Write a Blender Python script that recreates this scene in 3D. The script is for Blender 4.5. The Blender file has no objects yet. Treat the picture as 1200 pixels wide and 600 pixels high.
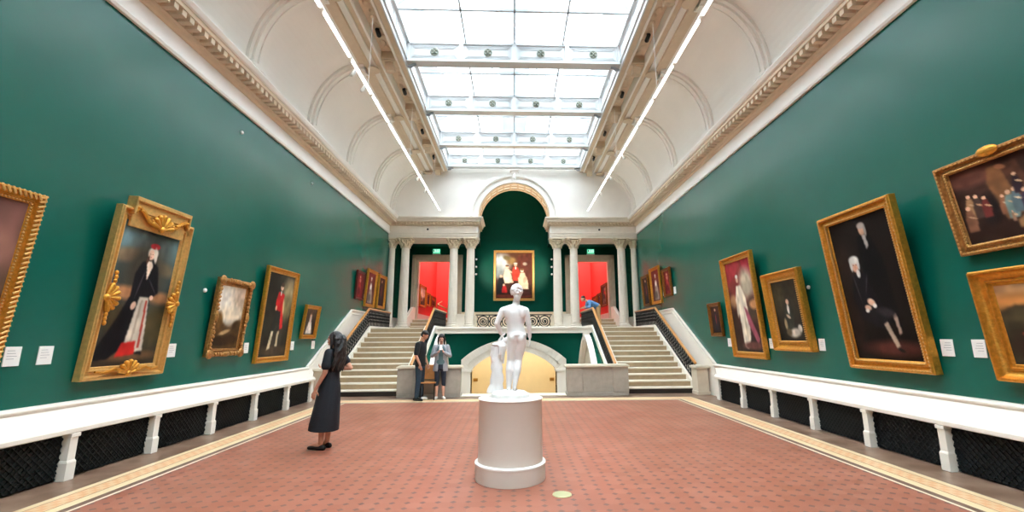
import bpy, bmesh, math, random
import numpy as np
from mathutils import Vector, Matrix, Quaternion
random.seed(7)
PI = math.pi
COL = bpy.context.scene.collection

# ------------------------------------------------------------------ materials
def lin(c):
    return tuple(((v/255)/12.92 if v/255 <= .04045 else (((v/255)+.055)/1.055)**2.4) for v in c)
_M = {}
def mat(name, rgb, rough=.5, metal=0.0, spec=.5, noise=0.0, nscale=4.0, bump=0.0, bscale=30.0, emit=None, estr=0.0, coat=0.0):
    if name in _M: return _M[name]
    m = bpy.data.materials.new(name); m.use_nodes = True
    nt = m.node_tree; b = nt.nodes['Principled BSDF']
    c = (*lin(rgb), 1)
    b.inputs['Base Color'].default_value = c
    b.inputs['Roughness'].default_value = rough
    b.inputs['Metallic'].default_value = metal
    b.inputs['Specular IOR Level'].default_value = spec
    b.inputs['Coat Weight'].default_value = coat
    tc = nt.nodes.new('ShaderNodeTexCoord')
    if noise > 0:
        n = nt.nodes.new('ShaderNodeTexNoise'); n.inputs['Scale'].default_value = nscale; n.inputs['Detail'].default_value = 5
        nt.links.new(tc.outputs['Object'], n.inputs['Vector'])
        r = nt.nodes.new('ShaderNodeValToRGB')
        r.color_ramp.elements[0].position = .3; r.color_ramp.elements[1].position = .7
        r.color_ramp.elements[0].color = tuple(v*(1-noise) for v in c[:3])+(1,)
        r.color_ramp.elements[1].color = tuple(min(1, v*(1+noise*.6)) for v in c[:3])+(1,)
        nt.links.new(n.outputs['Fac'], r.inputs['Fac']); nt.links.new(r.outputs['Color'], b.inputs['Base Color'])
    if bump > 0:
        n2 = nt.nodes.new('ShaderNodeTexNoise'); n2.inputs['Scale'].default_value = bscale; n2.inputs['Detail'].default_value = 3
        nt.links.new(tc.outputs['Object'], n2.inputs['Vector'])
        bp = nt.nodes.new('ShaderNodeBump'); bp.inputs['Strength'].default_value = bump; bp.inputs['Distance'].default_value = .02
        nt.links.new(n2.outputs['Fac'], bp.inputs['Height']); nt.links.new(bp.outputs['Normal'], b.inputs['Normal'])
    if emit:
        b.inputs['Emission Color'].default_value = (*lin(emit), 1); b.inputs['Emission Strength'].default_value = estr
    _M[name] = m
    return m

def wall_paint():
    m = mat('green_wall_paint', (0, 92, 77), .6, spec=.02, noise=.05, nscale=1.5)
    nt = m.node_tree; b = nt.nodes['Principled BSDF']
    b.inputs['Coat Weight'].default_value = 1.0; b.inputs['Coat Roughness'].default_value = .25; b.inputs['Coat IOR'].default_value = 1.5
    tc = nt.nodes.new('ShaderNodeTexCoord'); mp = nt.nodes.new('ShaderNodeMapping'); mp.inputs['Scale'].default_value = (1, 1.2, 30)
    n = nt.nodes.new('ShaderNodeTexNoise'); n.inputs['Scale'].default_value = 1.6; n.inputs['Detail'].default_value = 2
    bp = nt.nodes.new('ShaderNodeBump'); bp.inputs['Strength'].default_value = 1.0; bp.inputs['Distance'].default_value = .0006
    L = nt.links.new; L(tc.outputs['Object'], mp.inputs['Vector']); L(mp.outputs[0], n.inputs['Vector']); L(n.outputs['Fac'], bp.inputs['Height']); L(bp.outputs['Normal'], b.inputs['Coat Normal'])
    return m
GREEN = wall_paint()
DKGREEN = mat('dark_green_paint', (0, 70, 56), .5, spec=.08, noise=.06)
PLASTER = mat('white_plaster', (240, 236, 230), .6, noise=.03, nscale=2)
VAULT = mat('vault_plaster', (240, 236, 229), .7, noise=.03, nscale=1)
CORN = mat('warm_lit_plaster', (212, 192, 166), .6, noise=.05, nscale=6)  # warm lamplight on the mouldings is put into this beige
DADO = mat('white_gloss_paint', (236, 227, 214), .4, spec=.3, noise=.02)
STONE = mat('cream_stone', (216, 203, 182), .45, noise=.08, nscale=5)
COLST = mat('column_stone', (228, 218, 204), .45, noise=.05, nscale=5)
CAPST = mat('capital_stone', (224, 208, 182), .6, noise=.12, nscale=18, bump=.5, bscale=50)
GREYST = mat('grey_limestone', (176, 168, 156), .6, noise=.10, nscale=7, bump=.15)
TREAD = mat('stair_tread_marble', (236, 226, 208), .35, noise=.05, nscale=4)
RISER = mat('stair_riser_marble', (180, 156, 124), .45, noise=.12, nscale=7)
DARK = mat('dark_riser', (52, 46, 42), .5)  # dark tone for the lowest riser of each staircase
IRON = mat('black_iron', (18, 20, 20), .4, metal=.3)
BRASS = mat('brass', (196, 150, 80), .3, metal=1)
WOOD = mat('oak_handrail', (206, 144, 84), .3, noise=.12, nscale=14, coat=.3)
GRILLE = mat('grille_iron', (13, 22, 26), .4, metal=.4)
GRILLEB = mat('grille_void', (6, 9, 10), .8)
GOLD = mat('gilt', (222, 158, 62), .36, metal=.75, noise=.22, nscale=26, bump=.35, bscale=60)
GOLDL = mat('pale_gilt', (224, 178, 106), .42, metal=.55, noise=.15, nscale=20, bump=.25, bscale=60)
GOLDD = mat('dark_gilt', (150, 96, 40), .42, metal=.65, noise=.35, nscale=22, bump=.4, bscale=50)
GOLDO = mat('old_gilt', (186, 134, 74), .42, metal=.6, noise=.35, nscale=22, bump=.6, bscale=40)
REDFR = mat('dark_frame_wood', (96, 34, 28), .4, noise=.2, nscale=12)
REDW = mat('red_wall_paint', (226, 54, 46), .6, noise=.05, nscale=2)
PARQ = mat('dark_parquet', (84, 52, 44), .3, noise=.2, nscale=8)
YELW = mat('yellow_wall_paint', (244, 220, 172), .7, noise=.03)
LABEL = mat('label_card', (240, 238, 232), .6)
MARBLE = mat('white_marble', (246, 243, 240), .28, spec=.5, noise=.04, nscale=8, bump=.04)
PEDM = mat('pedestal_paint', (228, 219, 207), .5, noise=.02)
PEDTOP = mat('pedestal_white', (244, 238, 230), .35)
SKYWH = mat('skylight_paint', (206, 208, 208), .5)
BARM = mat('glazing_bar_paint', (190, 198, 202), .5)
STEEL = mat('duct_steel', (150, 160, 165), .5, metal=.2)
LAMP = mat('lamp_tube', (255, 255, 255), .5, emit=(255, 248, 235), estr=7)
LENS = mat('lamp_lens', (255, 255, 255), .5, emit=(255, 244, 226), estr=9)
WHITEP = mat('white_plastic', (235, 235, 232), .4)
SIGN = mat('exit_sign_green', (60, 190, 150), .4, emit=(60, 200, 150), estr=1.1)
SIGNW = mat('exit_sign_white', (240, 255, 250), .4, emit=(170, 240, 215), estr=1.2)

def glass_mat():
    m = bpy.data.materials.new('skylight_glass'); m.use_nodes = True; nt = m.node_tree; nt.nodes.clear()
    o = nt.nodes.new('ShaderNodeOutputMaterial'); t = nt.nodes.new('ShaderNodeBsdfTransparent'); 
    lw = nt.nodes.new('ShaderNodeLayerWeight'); lw.inputs[0].default_value = .5; rp = nt.nodes.new('ShaderNodeValToRGB')
    rp.color_ramp.elements[0].color = (.95, .97, .98, 1); rp.color_ramp.elements[1].color = (.05, .05, .05, 1); e = rp.color_ramp.elements.new(.5); e.color = (.56, .57, .58, 1)
    nt.links.new(lw.outputs['Facing'], rp.inputs['Fac']); nt.links.new(rp.outputs['Color'], t.inputs[0])
    g = nt.nodes.new('ShaderNodeBsdfGlossy'); g.inputs['Roughness'].default_value = .1
    mx = nt.nodes.new('ShaderNodeMixShader'); mx.inputs[0].default_value = .06
    nt.links.new(t.outputs[0], mx.inputs[1]); nt.links.new(g.outputs[0], mx.inputs[2]); nt.links.new(mx.outputs[0], o.inputs[0])
    return m
GLASS = glass_mat()
def poly_mat():
    m = bpy.data.materials.new('frosted_sheet'); m.use_nodes = True; nt = m.node_tree; nt.nodes.clear()
    o = nt.nodes.new('ShaderNodeOutputMaterial'); t = nt.nodes.new('ShaderNodeBsdfTranslucent'); t.inputs[0].default_value = (.50, .53, .545, 1)
    nt.links.new(t.outputs[0], o.inputs[0]); return m
POLY = poly_mat()

def floor_mat():
    m = bpy.data.materials.new('gallery_floor'); m.use_nodes = True; nt = m.node_tree
    N = nt.nodes.new; L = nt.links.new
    b = nt.nodes['Principled BSDF']
    tc = N('ShaderNodeTexCoord'); sp = N('ShaderNodeSeparateXYZ'); L(tc.outputs['Object'], sp.inputs[0])
    def M(op, a, bb=None, clamp=False):
        n = N('ShaderNodeMath'); n.operation = op; n.use_clamp = clamp
        for i, v in enumerate((a, bb)):
            if v is None: continue
            if isinstance(v, (int, float)): n.inputs[i].default_value = v
            else: L(v, n.inputs[i])
        return n.outputs[0]
    P = .15
    def cell(s, off=0.0):   # distance to nearest lattice line
        f = M('FRACT', M('ADD', M('DIVIDE', s, P), 100.5+off)); return M('MULTIPLY', M('ABSOLUTE', M('SUBTRACT', f, .5)), P)
    cx, cy = cell(sp.outputs['X']), cell(sp.outputs['Y'])
    dsum = M('ADD', cx, cy)
    dot = M('LESS_THAN', dsum, .036)                       # diamond insets on the lattice crossings
    gx = M('MULTIPLY', M('LESS_THAN', M('MINIMUM', cx, cy), .002), .3)
    # tile tone
    vor = N('ShaderNodeTexWhiteNoise'); vor.noise_dimensions = '2D'
    sn = N('ShaderNodeVectorMath'); sn.operation = 'FLOOR'; sc = N('ShaderNodeVectorMath'); sc.operation = 'SCALE'; sc.inputs['Scale'].default_value = 1/P
    L(tc.outputs['Object'], sc.inputs[0]); L(sc.outputs[0], sn.inputs[0]); L(sn.outputs[0], vor.inputs['Vector'])
    r = N('ShaderNodeValToRGB'); e = r.color_ramp.elements
    e[0].color = (*lin((156, 92, 70)), 1); e[1].color = (*lin((166, 103, 82)), 1)
    L(vor.outputs['Value'], r.inputs['Fac'])
    nz = N('ShaderNodeTexNoise'); nz.inputs['Scale'].default_value = .8; nz.inputs['Detail'].default_value = 4; L(tc.outputs['Object'], nz.inputs['Vector'])
    mxn = N('ShaderNodeMixRGB'); mxn.blend_type = 'MULTIPLY'; mxn.inputs[0].default_value = .35
    rr = N('ShaderNodeValToRGB'); rr.color_ramp.elements[0].color = (.6, .6, .6, 1); rr.color_ramp.elements[0].position = .3; rr.color_ramp.elements[1].position = .7
    L(nz.outputs['Fac'], rr.inputs['Fac']); L(r.outputs['Color'], mxn.inputs[1]); L(rr.outputs['Color'], mxn.inputs[2])
    def mix(f, a, col):
        n = N('ShaderNodeMixRGB')
        if isinstance(f, (int, float)): n.inputs[0].default_value = f
        else: L(f, n.inputs[0])
        if isinstance(a, tuple): n.inputs[1].default_value = a
        else: L(a, n.inputs[1])
        if isinstance(col, tuple): n.inputs[2].default_value = col
        else: L(col, n.inputs[2])
        return n.outputs[0]
    c = mix(gx, mxn.outputs[0], (*lin((150, 102, 84)), 1))
    c = mix(M('MULTIPLY', dot, .75), c, (*lin((90, 72, 68)), 1))
    # border bands: d = distance past the tile field
    d = M('MAXIMUM', M('SUBTRACT', M('ABSOLUTE', sp.outputs['X']), 4.22), M('SUBTRACT', sp.outputs['Y'], 12.1))
    def band(lo, hi): return M('MULTIPLY', M('GREATER_THAN', d, lo), M('LESS_THAN', d, hi))
    cream = (*lin((232, 206, 164)), 1)
    c = mix(band(0, .035), c, (*lin((240, 220, 190)), 1))
    c = mix(band(.035, .12), c, (*lin((120, 92, 76)), 1))
    c = mix(band(.12, .54), c, cream)
    ck = N('ShaderNodeTexChecker'); ck.inputs['Scale'].default_value = 14; L(tc.outputs['Object'], ck.inputs['Vector'])
    c = mix(M('MULTIPLY', band(.25, .44), M('ADD', M('MULTIPLY', ck.outputs['Fac'], .35), .3)), c, (*lin((224, 150, 92)), 1))
    c = mix(band(.235, .25), c, (*lin((176, 132, 92)), 1)); c = mix(band(.44, .455), c, (*lin((176, 132, 92)), 1))
    mz = N('ShaderNodeTexNoise'); mz.inputs['Scale'].default_value = 3; mz.inputs['Detail'].default_value = 8; L(tc.outputs['Object'], mz.inputs['Vector'])
    mr = N('ShaderNodeValToRGB'); mr.color_ramp.elements[0].position = .35; mr.color_ramp.elements[1].position = .7
    mr.color_ramp.elements[0].color = (*lin((112, 84, 66)), 1); mr.color_ramp.elements[1].color = (*lin((150, 122, 102)), 1)
    L(mz.outputs['Fac'], mr.inputs['Fac'])
    c = mix(M('GREATER_THAN', d, .54), c, mr.outputs['Color'])
    L(c, b.inputs['Base Color'])
    nr = N('ShaderNodeTexNoise'); nr.inputs['Scale'].default_value = 1.3; L(tc.outputs['Object'], nr.inputs['Vector'])
    L(M('ADD', M('MULTIPLY', nr.outputs['Fac'], .2), .26), b.inputs['Roughness'])
    b.inputs['Specular IOR Level'].default_value = .5
    return m

# ------------------------------------------------------------------ mesh builder
class MB:
    def __init__(s): s.v = []; s.f = []; s.mi = []
    def add(s, vs, fs, m=0):
        o = len(s.v); s.v += [tuple(p) for p in vs]
        for f in fs: s.f.append(tuple(i+o for i in f)); s.mi.append(m)
    def box(s, x0, x1, y0, y1, z0, z1, m=0):
        v = [(x, y, z) for z in (z0, z1) for y in (y0, y1) for x in (x0, x1)]
        s.add(v, [(0, 2, 3, 1), (4, 5, 7, 6), (0, 1, 5, 4), (2, 6, 7, 3), (0, 4, 6, 2), (1, 3, 7, 5)], m)
    def hexa(s, bottom, top, m=0):           # two 4-point loops
        s.add(list(bottom)+list(top), [(3, 2, 1, 0), (4, 5, 6, 7)]+[(i, (i+1) % 4, (i+1) % 4+4, i+4) for i in range(4)], m)
    def prism(s, prof, fn, a, b, m=0):       # prof: 2-D closed polygon; fn(p, q, t) -> xyz
        n = len(prof)
        s.add([fn(p, q, a) for p, q in prof]+[fn(p, q, b) for p, q in prof],
              [tuple(range(n))[::-1], tuple(range(n, 2*n))]+[(i, (i+1) % n, (i+1) % n+n, i+n) for i in range(n)], m)
    def lathe(s, prof, c=(0, 0, 0), seg=32, m=0, flute=0, fl_d=0.0):
        vs = []; n = len(prof)
        for r, z in prof:
            for k in range(seg):
                a = 2*PI*k/seg; rr = r
                if flute and k % 2: rr = r-fl_d
                vs.append((c[0]+rr*math.cos(a), c[1]+rr*math.sin(a), c[2]+z))
        fs = [(j*seg+k, j*seg+(k+1) % seg, (j+1)*seg+(k+1) % seg, (j+1)*seg+k) for j in range(n-1) for k in range(seg)]
        fs += [tuple(range(seg))[::-1], tuple((n-1)*seg+k for k in range(seg))]
        s.add(vs, fs, m)
    def tube(s, pts, r, seg=8, m=0, closed=False, flat=None):
        pts = [Vector(p) for p in pts]; n = len(pts); vs = []
        rs = r if isinstance(r, (list, tuple)) else [r]*n
        up = Vector((0, 0, 1))
        pn = None
        for i, p in enumerate(pts):
            if closed: t = pts[(i+1) % n]-pts[i-1]
            else: t = pts[min(i+1, n-1)]-pts[max(i-1, 0)]
            t.normalize()
            if pn is None: a = t.cross(up); a = a if a.length > .05 else t.cross(Vector((1, 0, 0)))
            else: a = t.cross(pn.cross(t)) if False else pn-t*pn.dot(t)
            a.normalize(); pn = a; b = t.cross(a)
            for k in range(seg):
                an = 2*PI*k/seg; vs.append(p+a*math.cos(an)*rs[i]+b*math.sin(an)*rs[i])
        fs = [(i*seg+k, i*seg+(k+1) % seg, ((i+1) % n)*seg+(k+1) % seg, ((i+1) % n)*seg+k) for i in range(n if closed else n-1) for k in range(seg)]
        if not closed: fs += [tuple(range(seg))[::-1], tuple((n-1)*seg+k for k in range(seg))]
        s.add(vs, fs, m)
    def ell(s, c, r, rot=None, seg=12, rings=8, m=0):
        vs = [Vector((0, 0, -1))]
        for i in range(1, rings):
            a = PI*i/rings-PI/2
            for k in range(seg):
                b = 2*PI*k/seg; vs.append(Vector((math.cos(a)*math.cos(b), math.cos(a)*math.sin(b), math.sin(a))))
        vs.append(Vector((0, 0, 1)))
        out = []
        for v in vs:
            w = Vector((v.x*r[0], v.y*r[1], v.z*r[2]))
            if rot is not None: w = rot @ w
            out.append(w+Vector(c))
        fs = [(0, 1+(k+1) % seg, 1+k) for k in range(seg)]
        for i in range(rings-2):
            for k in range(seg):
                fs.append((1+i*seg+k, 1+i*seg+(k+1) % seg, 1+(i+1)*seg+(k+1) % seg, 1+(i+1)*seg+k))
        L = len(vs)-1; o = 1+(rings-2)*seg
        fs += [(o+k, o+(k+1) % seg, L) for k in range(seg)]
        s.add(out, fs, m)
    def cap(s, a, ra, b, rb, seg=12, m=0):   # tapered capsule
        a, b = Vector(a), Vector(b); d = b-a; L = d.length
        if L < 1e-5: s.ell(a, (ra, ra, ra), m=m); return
        q = Vector((0, 0, 1)).rotation_difference(d.normalized())
        prof = [(ra*math.cos(t), -ra*math.sin(t)) for t in (PI/2, PI/3, PI/6, 0)]+[(rb*math.cos(t), L+rb*math.sin(t)) for t in (0, PI/6, PI/3, PI/2)]
        prof = [(max(r, 1e-4), z) for r, z in prof]
        vs = []
        for r, z in prof:
            for k in range(seg):
                an = 2*PI*k/seg; vs.append(q @ Vector((r*math.cos(an), r*math.sin(an), z))+a)
        n = len(prof)
        fs = [(j*seg+k, j*seg+(k+1) % seg, (j+1)*seg+(k+1) % seg, (j+1)*seg+k) for j in range(n-1) for k in range(seg)]
        fs += [tuple(range(seg))[::-1], tuple((n-1)*seg+k for k in range(seg))]
        s.add(vs, fs, m)
    def loft(s, rings, seg=24, m=0, wave=0, wn=9):     # rings: (cx, cy, cz, rx, ry[, tilt_x, tilt_y])
        vs = []
        for j, r in enumerate(rings):
            tx = r[5] if len(r) > 5 else 0; ty = r[6] if len(r) > 6 else 0
            for k in range(seg):
                a = 2*PI*k/seg; w = 1+wave*(j/len(rings))*math.sin(wn*a+j*.2)
                x, y = r[3]*w*math.cos(a), r[4]*w*math.sin(a)
                vs.append((r[0]+x, r[1]+y, r[2]+x*tx+y*ty))
        n = len(rings)
        fs = [(j*seg+k, j*seg+(k+1) % seg, (j+1)*seg+(k+1) % seg, (j+1)*seg+k) for j in range(n-1) for k in range(seg)]
        fs += [tuple(range(seg))[::-1], tuple((n-1)*seg+k for k in range(seg))]
        s.add(vs, fs, m)
    def build(s, name, mats, parent=None, smooth=False, loc=None, bevel=0, remesh=0, relax=2, angle=35):
        me = bpy.data.meshes.new(name); me.from_pydata(s.v, [], s.f)
        ms = mats if isinstance(mats, (list, tuple)) else [mats]
        for m in ms: me.materials.append(m)
        me.polygons.foreach_set('material_index', s.mi)
        bm = bmesh.new(); bm.from_mesh(me); bmesh.ops.recalc_face_normals(bm, faces=bm.faces); bm.to_mesh(me); bm.free()
        o = bpy.data.objects.new(name, me); COL.objects.link(o)
        if parent: o.parent = parent
        if loc: o.location = loc
        if remesh:
            r = o.modifiers.new('r', 'REMESH'); r.mode = 'VOXEL'; r.voxel_size = remesh; r.use_smooth_shade = True
            if relax:
                sm = o.modifiers.new('s', 'SMOOTH'); sm.iterations = relax; sm.factor = .5
            dg = bpy.context.evaluated_depsgraph_get(); dg.update()
            me2 = bpy.data.meshes.new_from_object(o.evaluated_get(dg)); o.modifiers.clear()
            old = o.data; o.data = me2; me2.name = name; bpy.data.meshes.remove(old); me = me2
            smooth = True
        if smooth:
            me.polygons.foreach_set('use_smooth', [True]*len(me.polygons))
            if not remesh:
                try: me.set_sharp_from_angle(angle=math.radians(angle))
                except Exception: pass
        if bevel:
            b = o.modifiers.new('b', 'BEVEL'); b.width = bevel; b.segments = 2; b.limit_method = 'ANGLE'; b.angle_limit = math.radians(40)
        return o

def struct(o):
    o['kind'] = 'structure'; return o
def tag(o, label, cat, group=None):
    o['label'] = label; o['category'] = cat
    if group: o['group'] = group
    return o
def thing(name, label, cat, loc=(0, 0, 0), rz=0, group=None, mtx=None):
    o = bpy.data.objects.new(name, None); COL.objects.link(o); o.empty_display_size = .1
    if mtx is not None: o.matrix_world = mtx
    else: o.location = loc; o.rotation_euler = (0, 0, rz)
    return tag(o, label, cat, group)
def dup(root, loc=None, label=None, mtx=None, rz=None):
    r = root.copy(); COL.objects.link(r)
    if loc is not None: r.location = loc
    if rz is not None: r.rotation_euler = (0, 0, rz)
    if mtx is not None: r.matrix_world = mtx
    if label: r['label'] = label
    def rec(src, dst):
        for ch in list(src.children):
            c = ch.copy(); COL.objects.link(c); c.parent = dst; c.matrix_parent_inverse = ch.matrix_parent_inverse.copy(); rec(ch, c)
    rec(root, r); return r

XW = 5.5           # wall face
YF = 19.6          # face of the column screen
YB = 22.2          # face of the wall behind the columns
LAND = 1.96        # landing height

# ------------------------------------------------------------------ room shell
m = MB()
m.box(-5.8, 5.8, -6, 13.3, -.3, 0)
for s_ in (-1, 1): m.box(*sorted((s_*1.46, s_*5.8)), 13.3, 13.6, -.3, 0)
FL = struct(m.build('floor', floor_mat()))
for side, sn in ((-1, 'left'), (1, 'right')):
    m = MB(); m.box(*sorted((side*XW, side*(XW+.3))), -6, YB+.2, 0, 9.4); struct(m.build('wall_'+sn, GREEN))
m = MB(); m.box(-5.8, 5.8, -6.3, -6, 0, 9.4); struct(m.build('wall_rear', GREEN))
# wall behind the columns, two door openings
DX0, DX1, DZ0, DZ1 = 2.8, 4.68, 2.43, 5.3
m = MB()
m.box(-2.8, 2.8, YB, YB+.3, LAND-.2, 9.3)
for s_ in (-1, 1):
    m.box(*sorted((s_*DX0, s_*DX1)), YB, YB+.3, DZ1, 9.3); m.box(*sorted((s_*DX1, s_*5.5)), YB, YB+.3, LAND-.2, 9.3)
    m.box(*sorted((s_*DX0, s_*DX1)), YB, YB+.3, LAND-.2, DZ0)
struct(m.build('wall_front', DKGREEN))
# end wall above the columns with the arch cut through it
AZ, AR = 6.86, 1.6
YE0, YE1 = YF+.08, YF+1.0
m = MB()
TOPZ = 9.35
N = 40
def arcwall(y, flip=False):
    pts = [(AR*math.cos(PI*i/N), AZ+AR*math.sin(PI*i/N)) for i in range(N+1)]
    return pts
pts = arcwall(0)
for i in range(N):
    (xa, za), (xb, zb) = pts[i], pts[i+1]
    m.hexa([(xa, YE0, za), (xb, YE0, zb), (xb, YE1, zb), (xa, YE1, za)], [(xa, YE0, TOPZ), (xb, YE0, TOPZ), (xb, YE1, TOPZ), (xa, YE1, TOPZ)])
for s_ in (-1, 1): m.box(*sorted((s_*AR, s_*5.5)), YE0, YE1, 5.95, TOPZ)
struct(m.build('wall_arch', PLASTER))
m = MB()
for s_ in (-1, 1): m.box(*sorted((s_*1.66, s_*5.5)), YE1, YB, 6.0, 9.3)
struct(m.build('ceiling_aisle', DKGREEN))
# archivolt rings + coffered soffit + keystone
m = MB()
def ring(m, r0, r1, y0, y1, z0=AZ, x0=0, a0=0, a1=PI, n=40, mi=0):
    for i in range(n):
        a, b = a0+(a1-a0)*i/n, a0+(a1-a0)*(i+1)/n
        P = lambda r, t, y: (x0+r*math.cos(t), y, z0+r*math.sin(t))
        m.hexa([P(r0, a, y0), P(r0, b, y0), P(r0, b, y1), P(r0, a, y1)], [P(r1, a, y0), P(r1, b, y0), P(r1, b, y1), P(r1, a, y1)], mi)
ring(m, 1.60, 1.70, YE0-.07, YE0); ring(m, 1.70, 1.84, YE0-.035, YE0); ring(m, 1.84, 1.97, YE0-.13, YE0); ring(m, 1.87, 1.94, YE0-.16, YE0-.1)
arch = struct(m.build('trim_1', PLASTER, smooth=True))
m = MB(); m.hexa([(-.09, YE0-.13, AZ+1.58), (.09, YE0-.13, AZ+1.58), (.09, YE0, AZ+1.58), (-.09, YE0, AZ+1.58)], [(-.14, YE0-.2, AZ+2.08), (.14, YE0-.2, AZ+2.08), (.14, YE0, AZ+2.08), (-.14, YE0, AZ+2.08)])
m.box(-.2, .2, YE0-.22, YE0, AZ+2.08, AZ+2.15); m.ell((0, YE0-.2, AZ+1.85), (.07, .05, .14))
m.build('keystone', PLASTER, arch, bevel=.01)
m = MB()
ring(m, 1.55, 1.62, YE0-.03, YE0+.12); ring(m, 1.55, 1.62, YE1-.12, YE1+.03); ring(m, 1.57, 1.62, YE0+.42, YE0+.5)
nc = 15
for i in range(nc+1):
    a = PI*i/nc
    ring(m, 1.56, 1.62, YE0, YE1, a0=a-.022, a1=a+.022, n=1)
m.build('coffered_soffit', CORN, arch)

# ------------------------------------------------------------------ floor parts beyond
m = MB()   # balcony deck and landings (top at LAND)
m.box(-3.1, 3.1, 17.1, YB, LAND-.22, LAND)
m.box(-5.5, -3.1, 17.05, YB, LAND-.22, LAND); m.box(3.1, 5.5, 17.05, YB, LAND-.22, LAND)
struct(m.build('floor_landing', STONE, bevel=.01))
# white fascia of the balcony, with a small moulding
m = MB(); m.box(-2.98, 2.98, 17.0, 17.1, LAND-.2, LAND+.02); m.box(-3.0, 3.0, 16.95, 17.1, LAND-.06, LAND+.0); m.box(-2.98, 2.98, 16.98, 17.1, LAND-.22, LAND-.18)
struct(m.build('trim_2', DADO, bevel=.008))
# lower stairwell: floor, arch wall, side walls with openings
m = MB(); m.box(-5.8, 5.8, 13.2, 22.5, -1.3, -1.1); struct(m.build('floor_lower', GREYST))
for k in range(6): pass
m = MB()
AX, AXo, spring, rise = 1.57, 1.92, .42, .69
def seg_arc(hc, z0, rs, n=24):
    R = (hc*hc+rs*rs)/(2*rs); c = z0+rs-R; a = math.asin(hc/R)
    return [(R*math.sin(-a+2*a*i/n), c+R*math.cos(-a+2*a*i/n)) for i in range(n+1)]
ia = seg_arc(AX, spring, rise); oa = seg_arc(AXo, .80, .74)
YA = 17.25
for i in range(len(ia)-1):
    (xa, za), (xb, zb) = ia[i], ia[i+1]
    m.hexa([(xa, YA, za), (xb, YA, zb), (xb, YA+.5, zb), (xa, YA+.5, za)], [(xa, YA, LAND-.2), (xb, YA, LAND-.2), (xb, YA+.5, LAND-.2), (xa, YA+.5, LAND-.2)])
for s_ in (-1, 1): m.box(*sorted((s_*AX, s_*3.2)), YA, YA+.5, -1.1, LAND-.2)
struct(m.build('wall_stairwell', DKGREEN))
m = MB()
for i in range(len(ia)-1):
    (xa, za), (xb, zb) = ia[i], ia[i+1]; (xc, zc), (xd, zd) = oa[i], oa[i+1]
    f1 = .45
    xm, zm, xn, zn = xa+(xc-xa)*f1, za+(zc-za)*f1, xb+(xd-xb)*f1, zb+(zd-zb)*f1
    m.hexa([(xa, YA-.06, za), (xb, YA-.06, zb), (xb, YA+.5, zb-.0), (xa, YA+.5, za)], [(xm, YA-.06, zm), (xn, YA-.06, zn), (xn, YA, zn), (xm, YA, zm)])
    m.hexa([(xm, YA-.1, zm), (xn, YA-.1, zn), (xn, YA, zn), (xm, YA, zm)], [(xc, YA-.1, zc), (xd, YA-.1, zd), (xd, YA, zd), (xc, YA, zc)])
for s_ in (-1, 1):
    m.prism([(AX, .42), (AXo, .42), (AXo, .81)], lambda p, q, t: (s_*p, t, q), YA-.1, YA)
    m.prism([(AX+.12, .42), (AXo+.0, .42), (AXo, .62)], lambda p, q, t: (s_*p, t, q), YA-.12, YA-.1)
    m.box(*sorted((s_*(AX-.05), s_*(AXo+.06))), YA-.16, YA+.5, .36, .46)
    m.box(*sorted((s_*(AX), s_*(AXo-.02))), YA-.12, YA+.52, -1.1, .36)
struct(m.build('trim_3', DADO, bevel=.01))
# yellow passage behind
m = MB()
m.box(-2.6, 2.6, 19.6, 19.8, -1.1, 1.74); m.box(-2.8, -2.6, YA+.5, 19.8, -1.1, 1.74); m.box(2.6, 2.8, YA+.5, 19.8, -1.1, 1.74)
struct(m.build('wall_passage', YELW))
# stairs going down
dn = thing('descending_stairs', 'stone stairs going down behind the low white kerb between the stone blocks', 'stairs', (0, 13.35, 0))
m = MB()
for k in range(6):
    m.box(-1.44-.9, 1.44+.9, .05+k*.3, .05+(k+1)*.3+(.02), -1.1, -.18*(k+1)+.0)
m.build('steps', [GREYST], dn)
m = MB(); m.box(-1.45, 1.45, -.3, .0, 0, .035); m.box(-1.45, 1.45, -.06, .04, 0, .05); m.build('kerb', TREAD, dn, bevel=.008)

# side walls of the well (with the pointed side arches) under the inner stringers
def sidewell(s_):
    X0, X1 = 2.42, 2.85
    m = MB()
    # wall under stringer from y 13.5 to 17.25, opening between 13.9 and 16.9 with arch
    ys = [13.55+i*(17.25-13.55)/40 for i in range(41)]
    def top(y): return min(LAND-.2, .16+(y-13.45)*.495-.12)
    def opz(y):   # pointed arch opening
        t = (y-13.75)/(17.0-13.75)
        if t <= 0 or t >= 1: return None
        return None
    yc = 15.75
    for i in range(40):
        a, b = ys[i], ys[i+1]
        za, zb = max(top(a), -.2), max(top(b), -.2)
        def lo(y):
            if y < 14.3 or y > 16.9: return -1.1
            t = abs(y-15.9)/1.6
            return .35+.85*(max(0, 1-t*t))**.5 if t < 1 else -1.1
        la, lb = lo(a), lo(b)
        la = min(la, za-.12); lb = min(lb, zb-.12)
        m.hexa([(s_*X1, a, la), (s_*X1, b, lb), (s_*3.2, b, lb), (s_*3.2, a, la)], [(s_*X1, a, za), (s_*X1, b, zb), (s_*3.2, b, zb), (s_*3.2, a, za)])
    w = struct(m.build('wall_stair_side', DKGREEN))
    return w
for s_ in (-1, 1): sidewell(s_)
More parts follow.
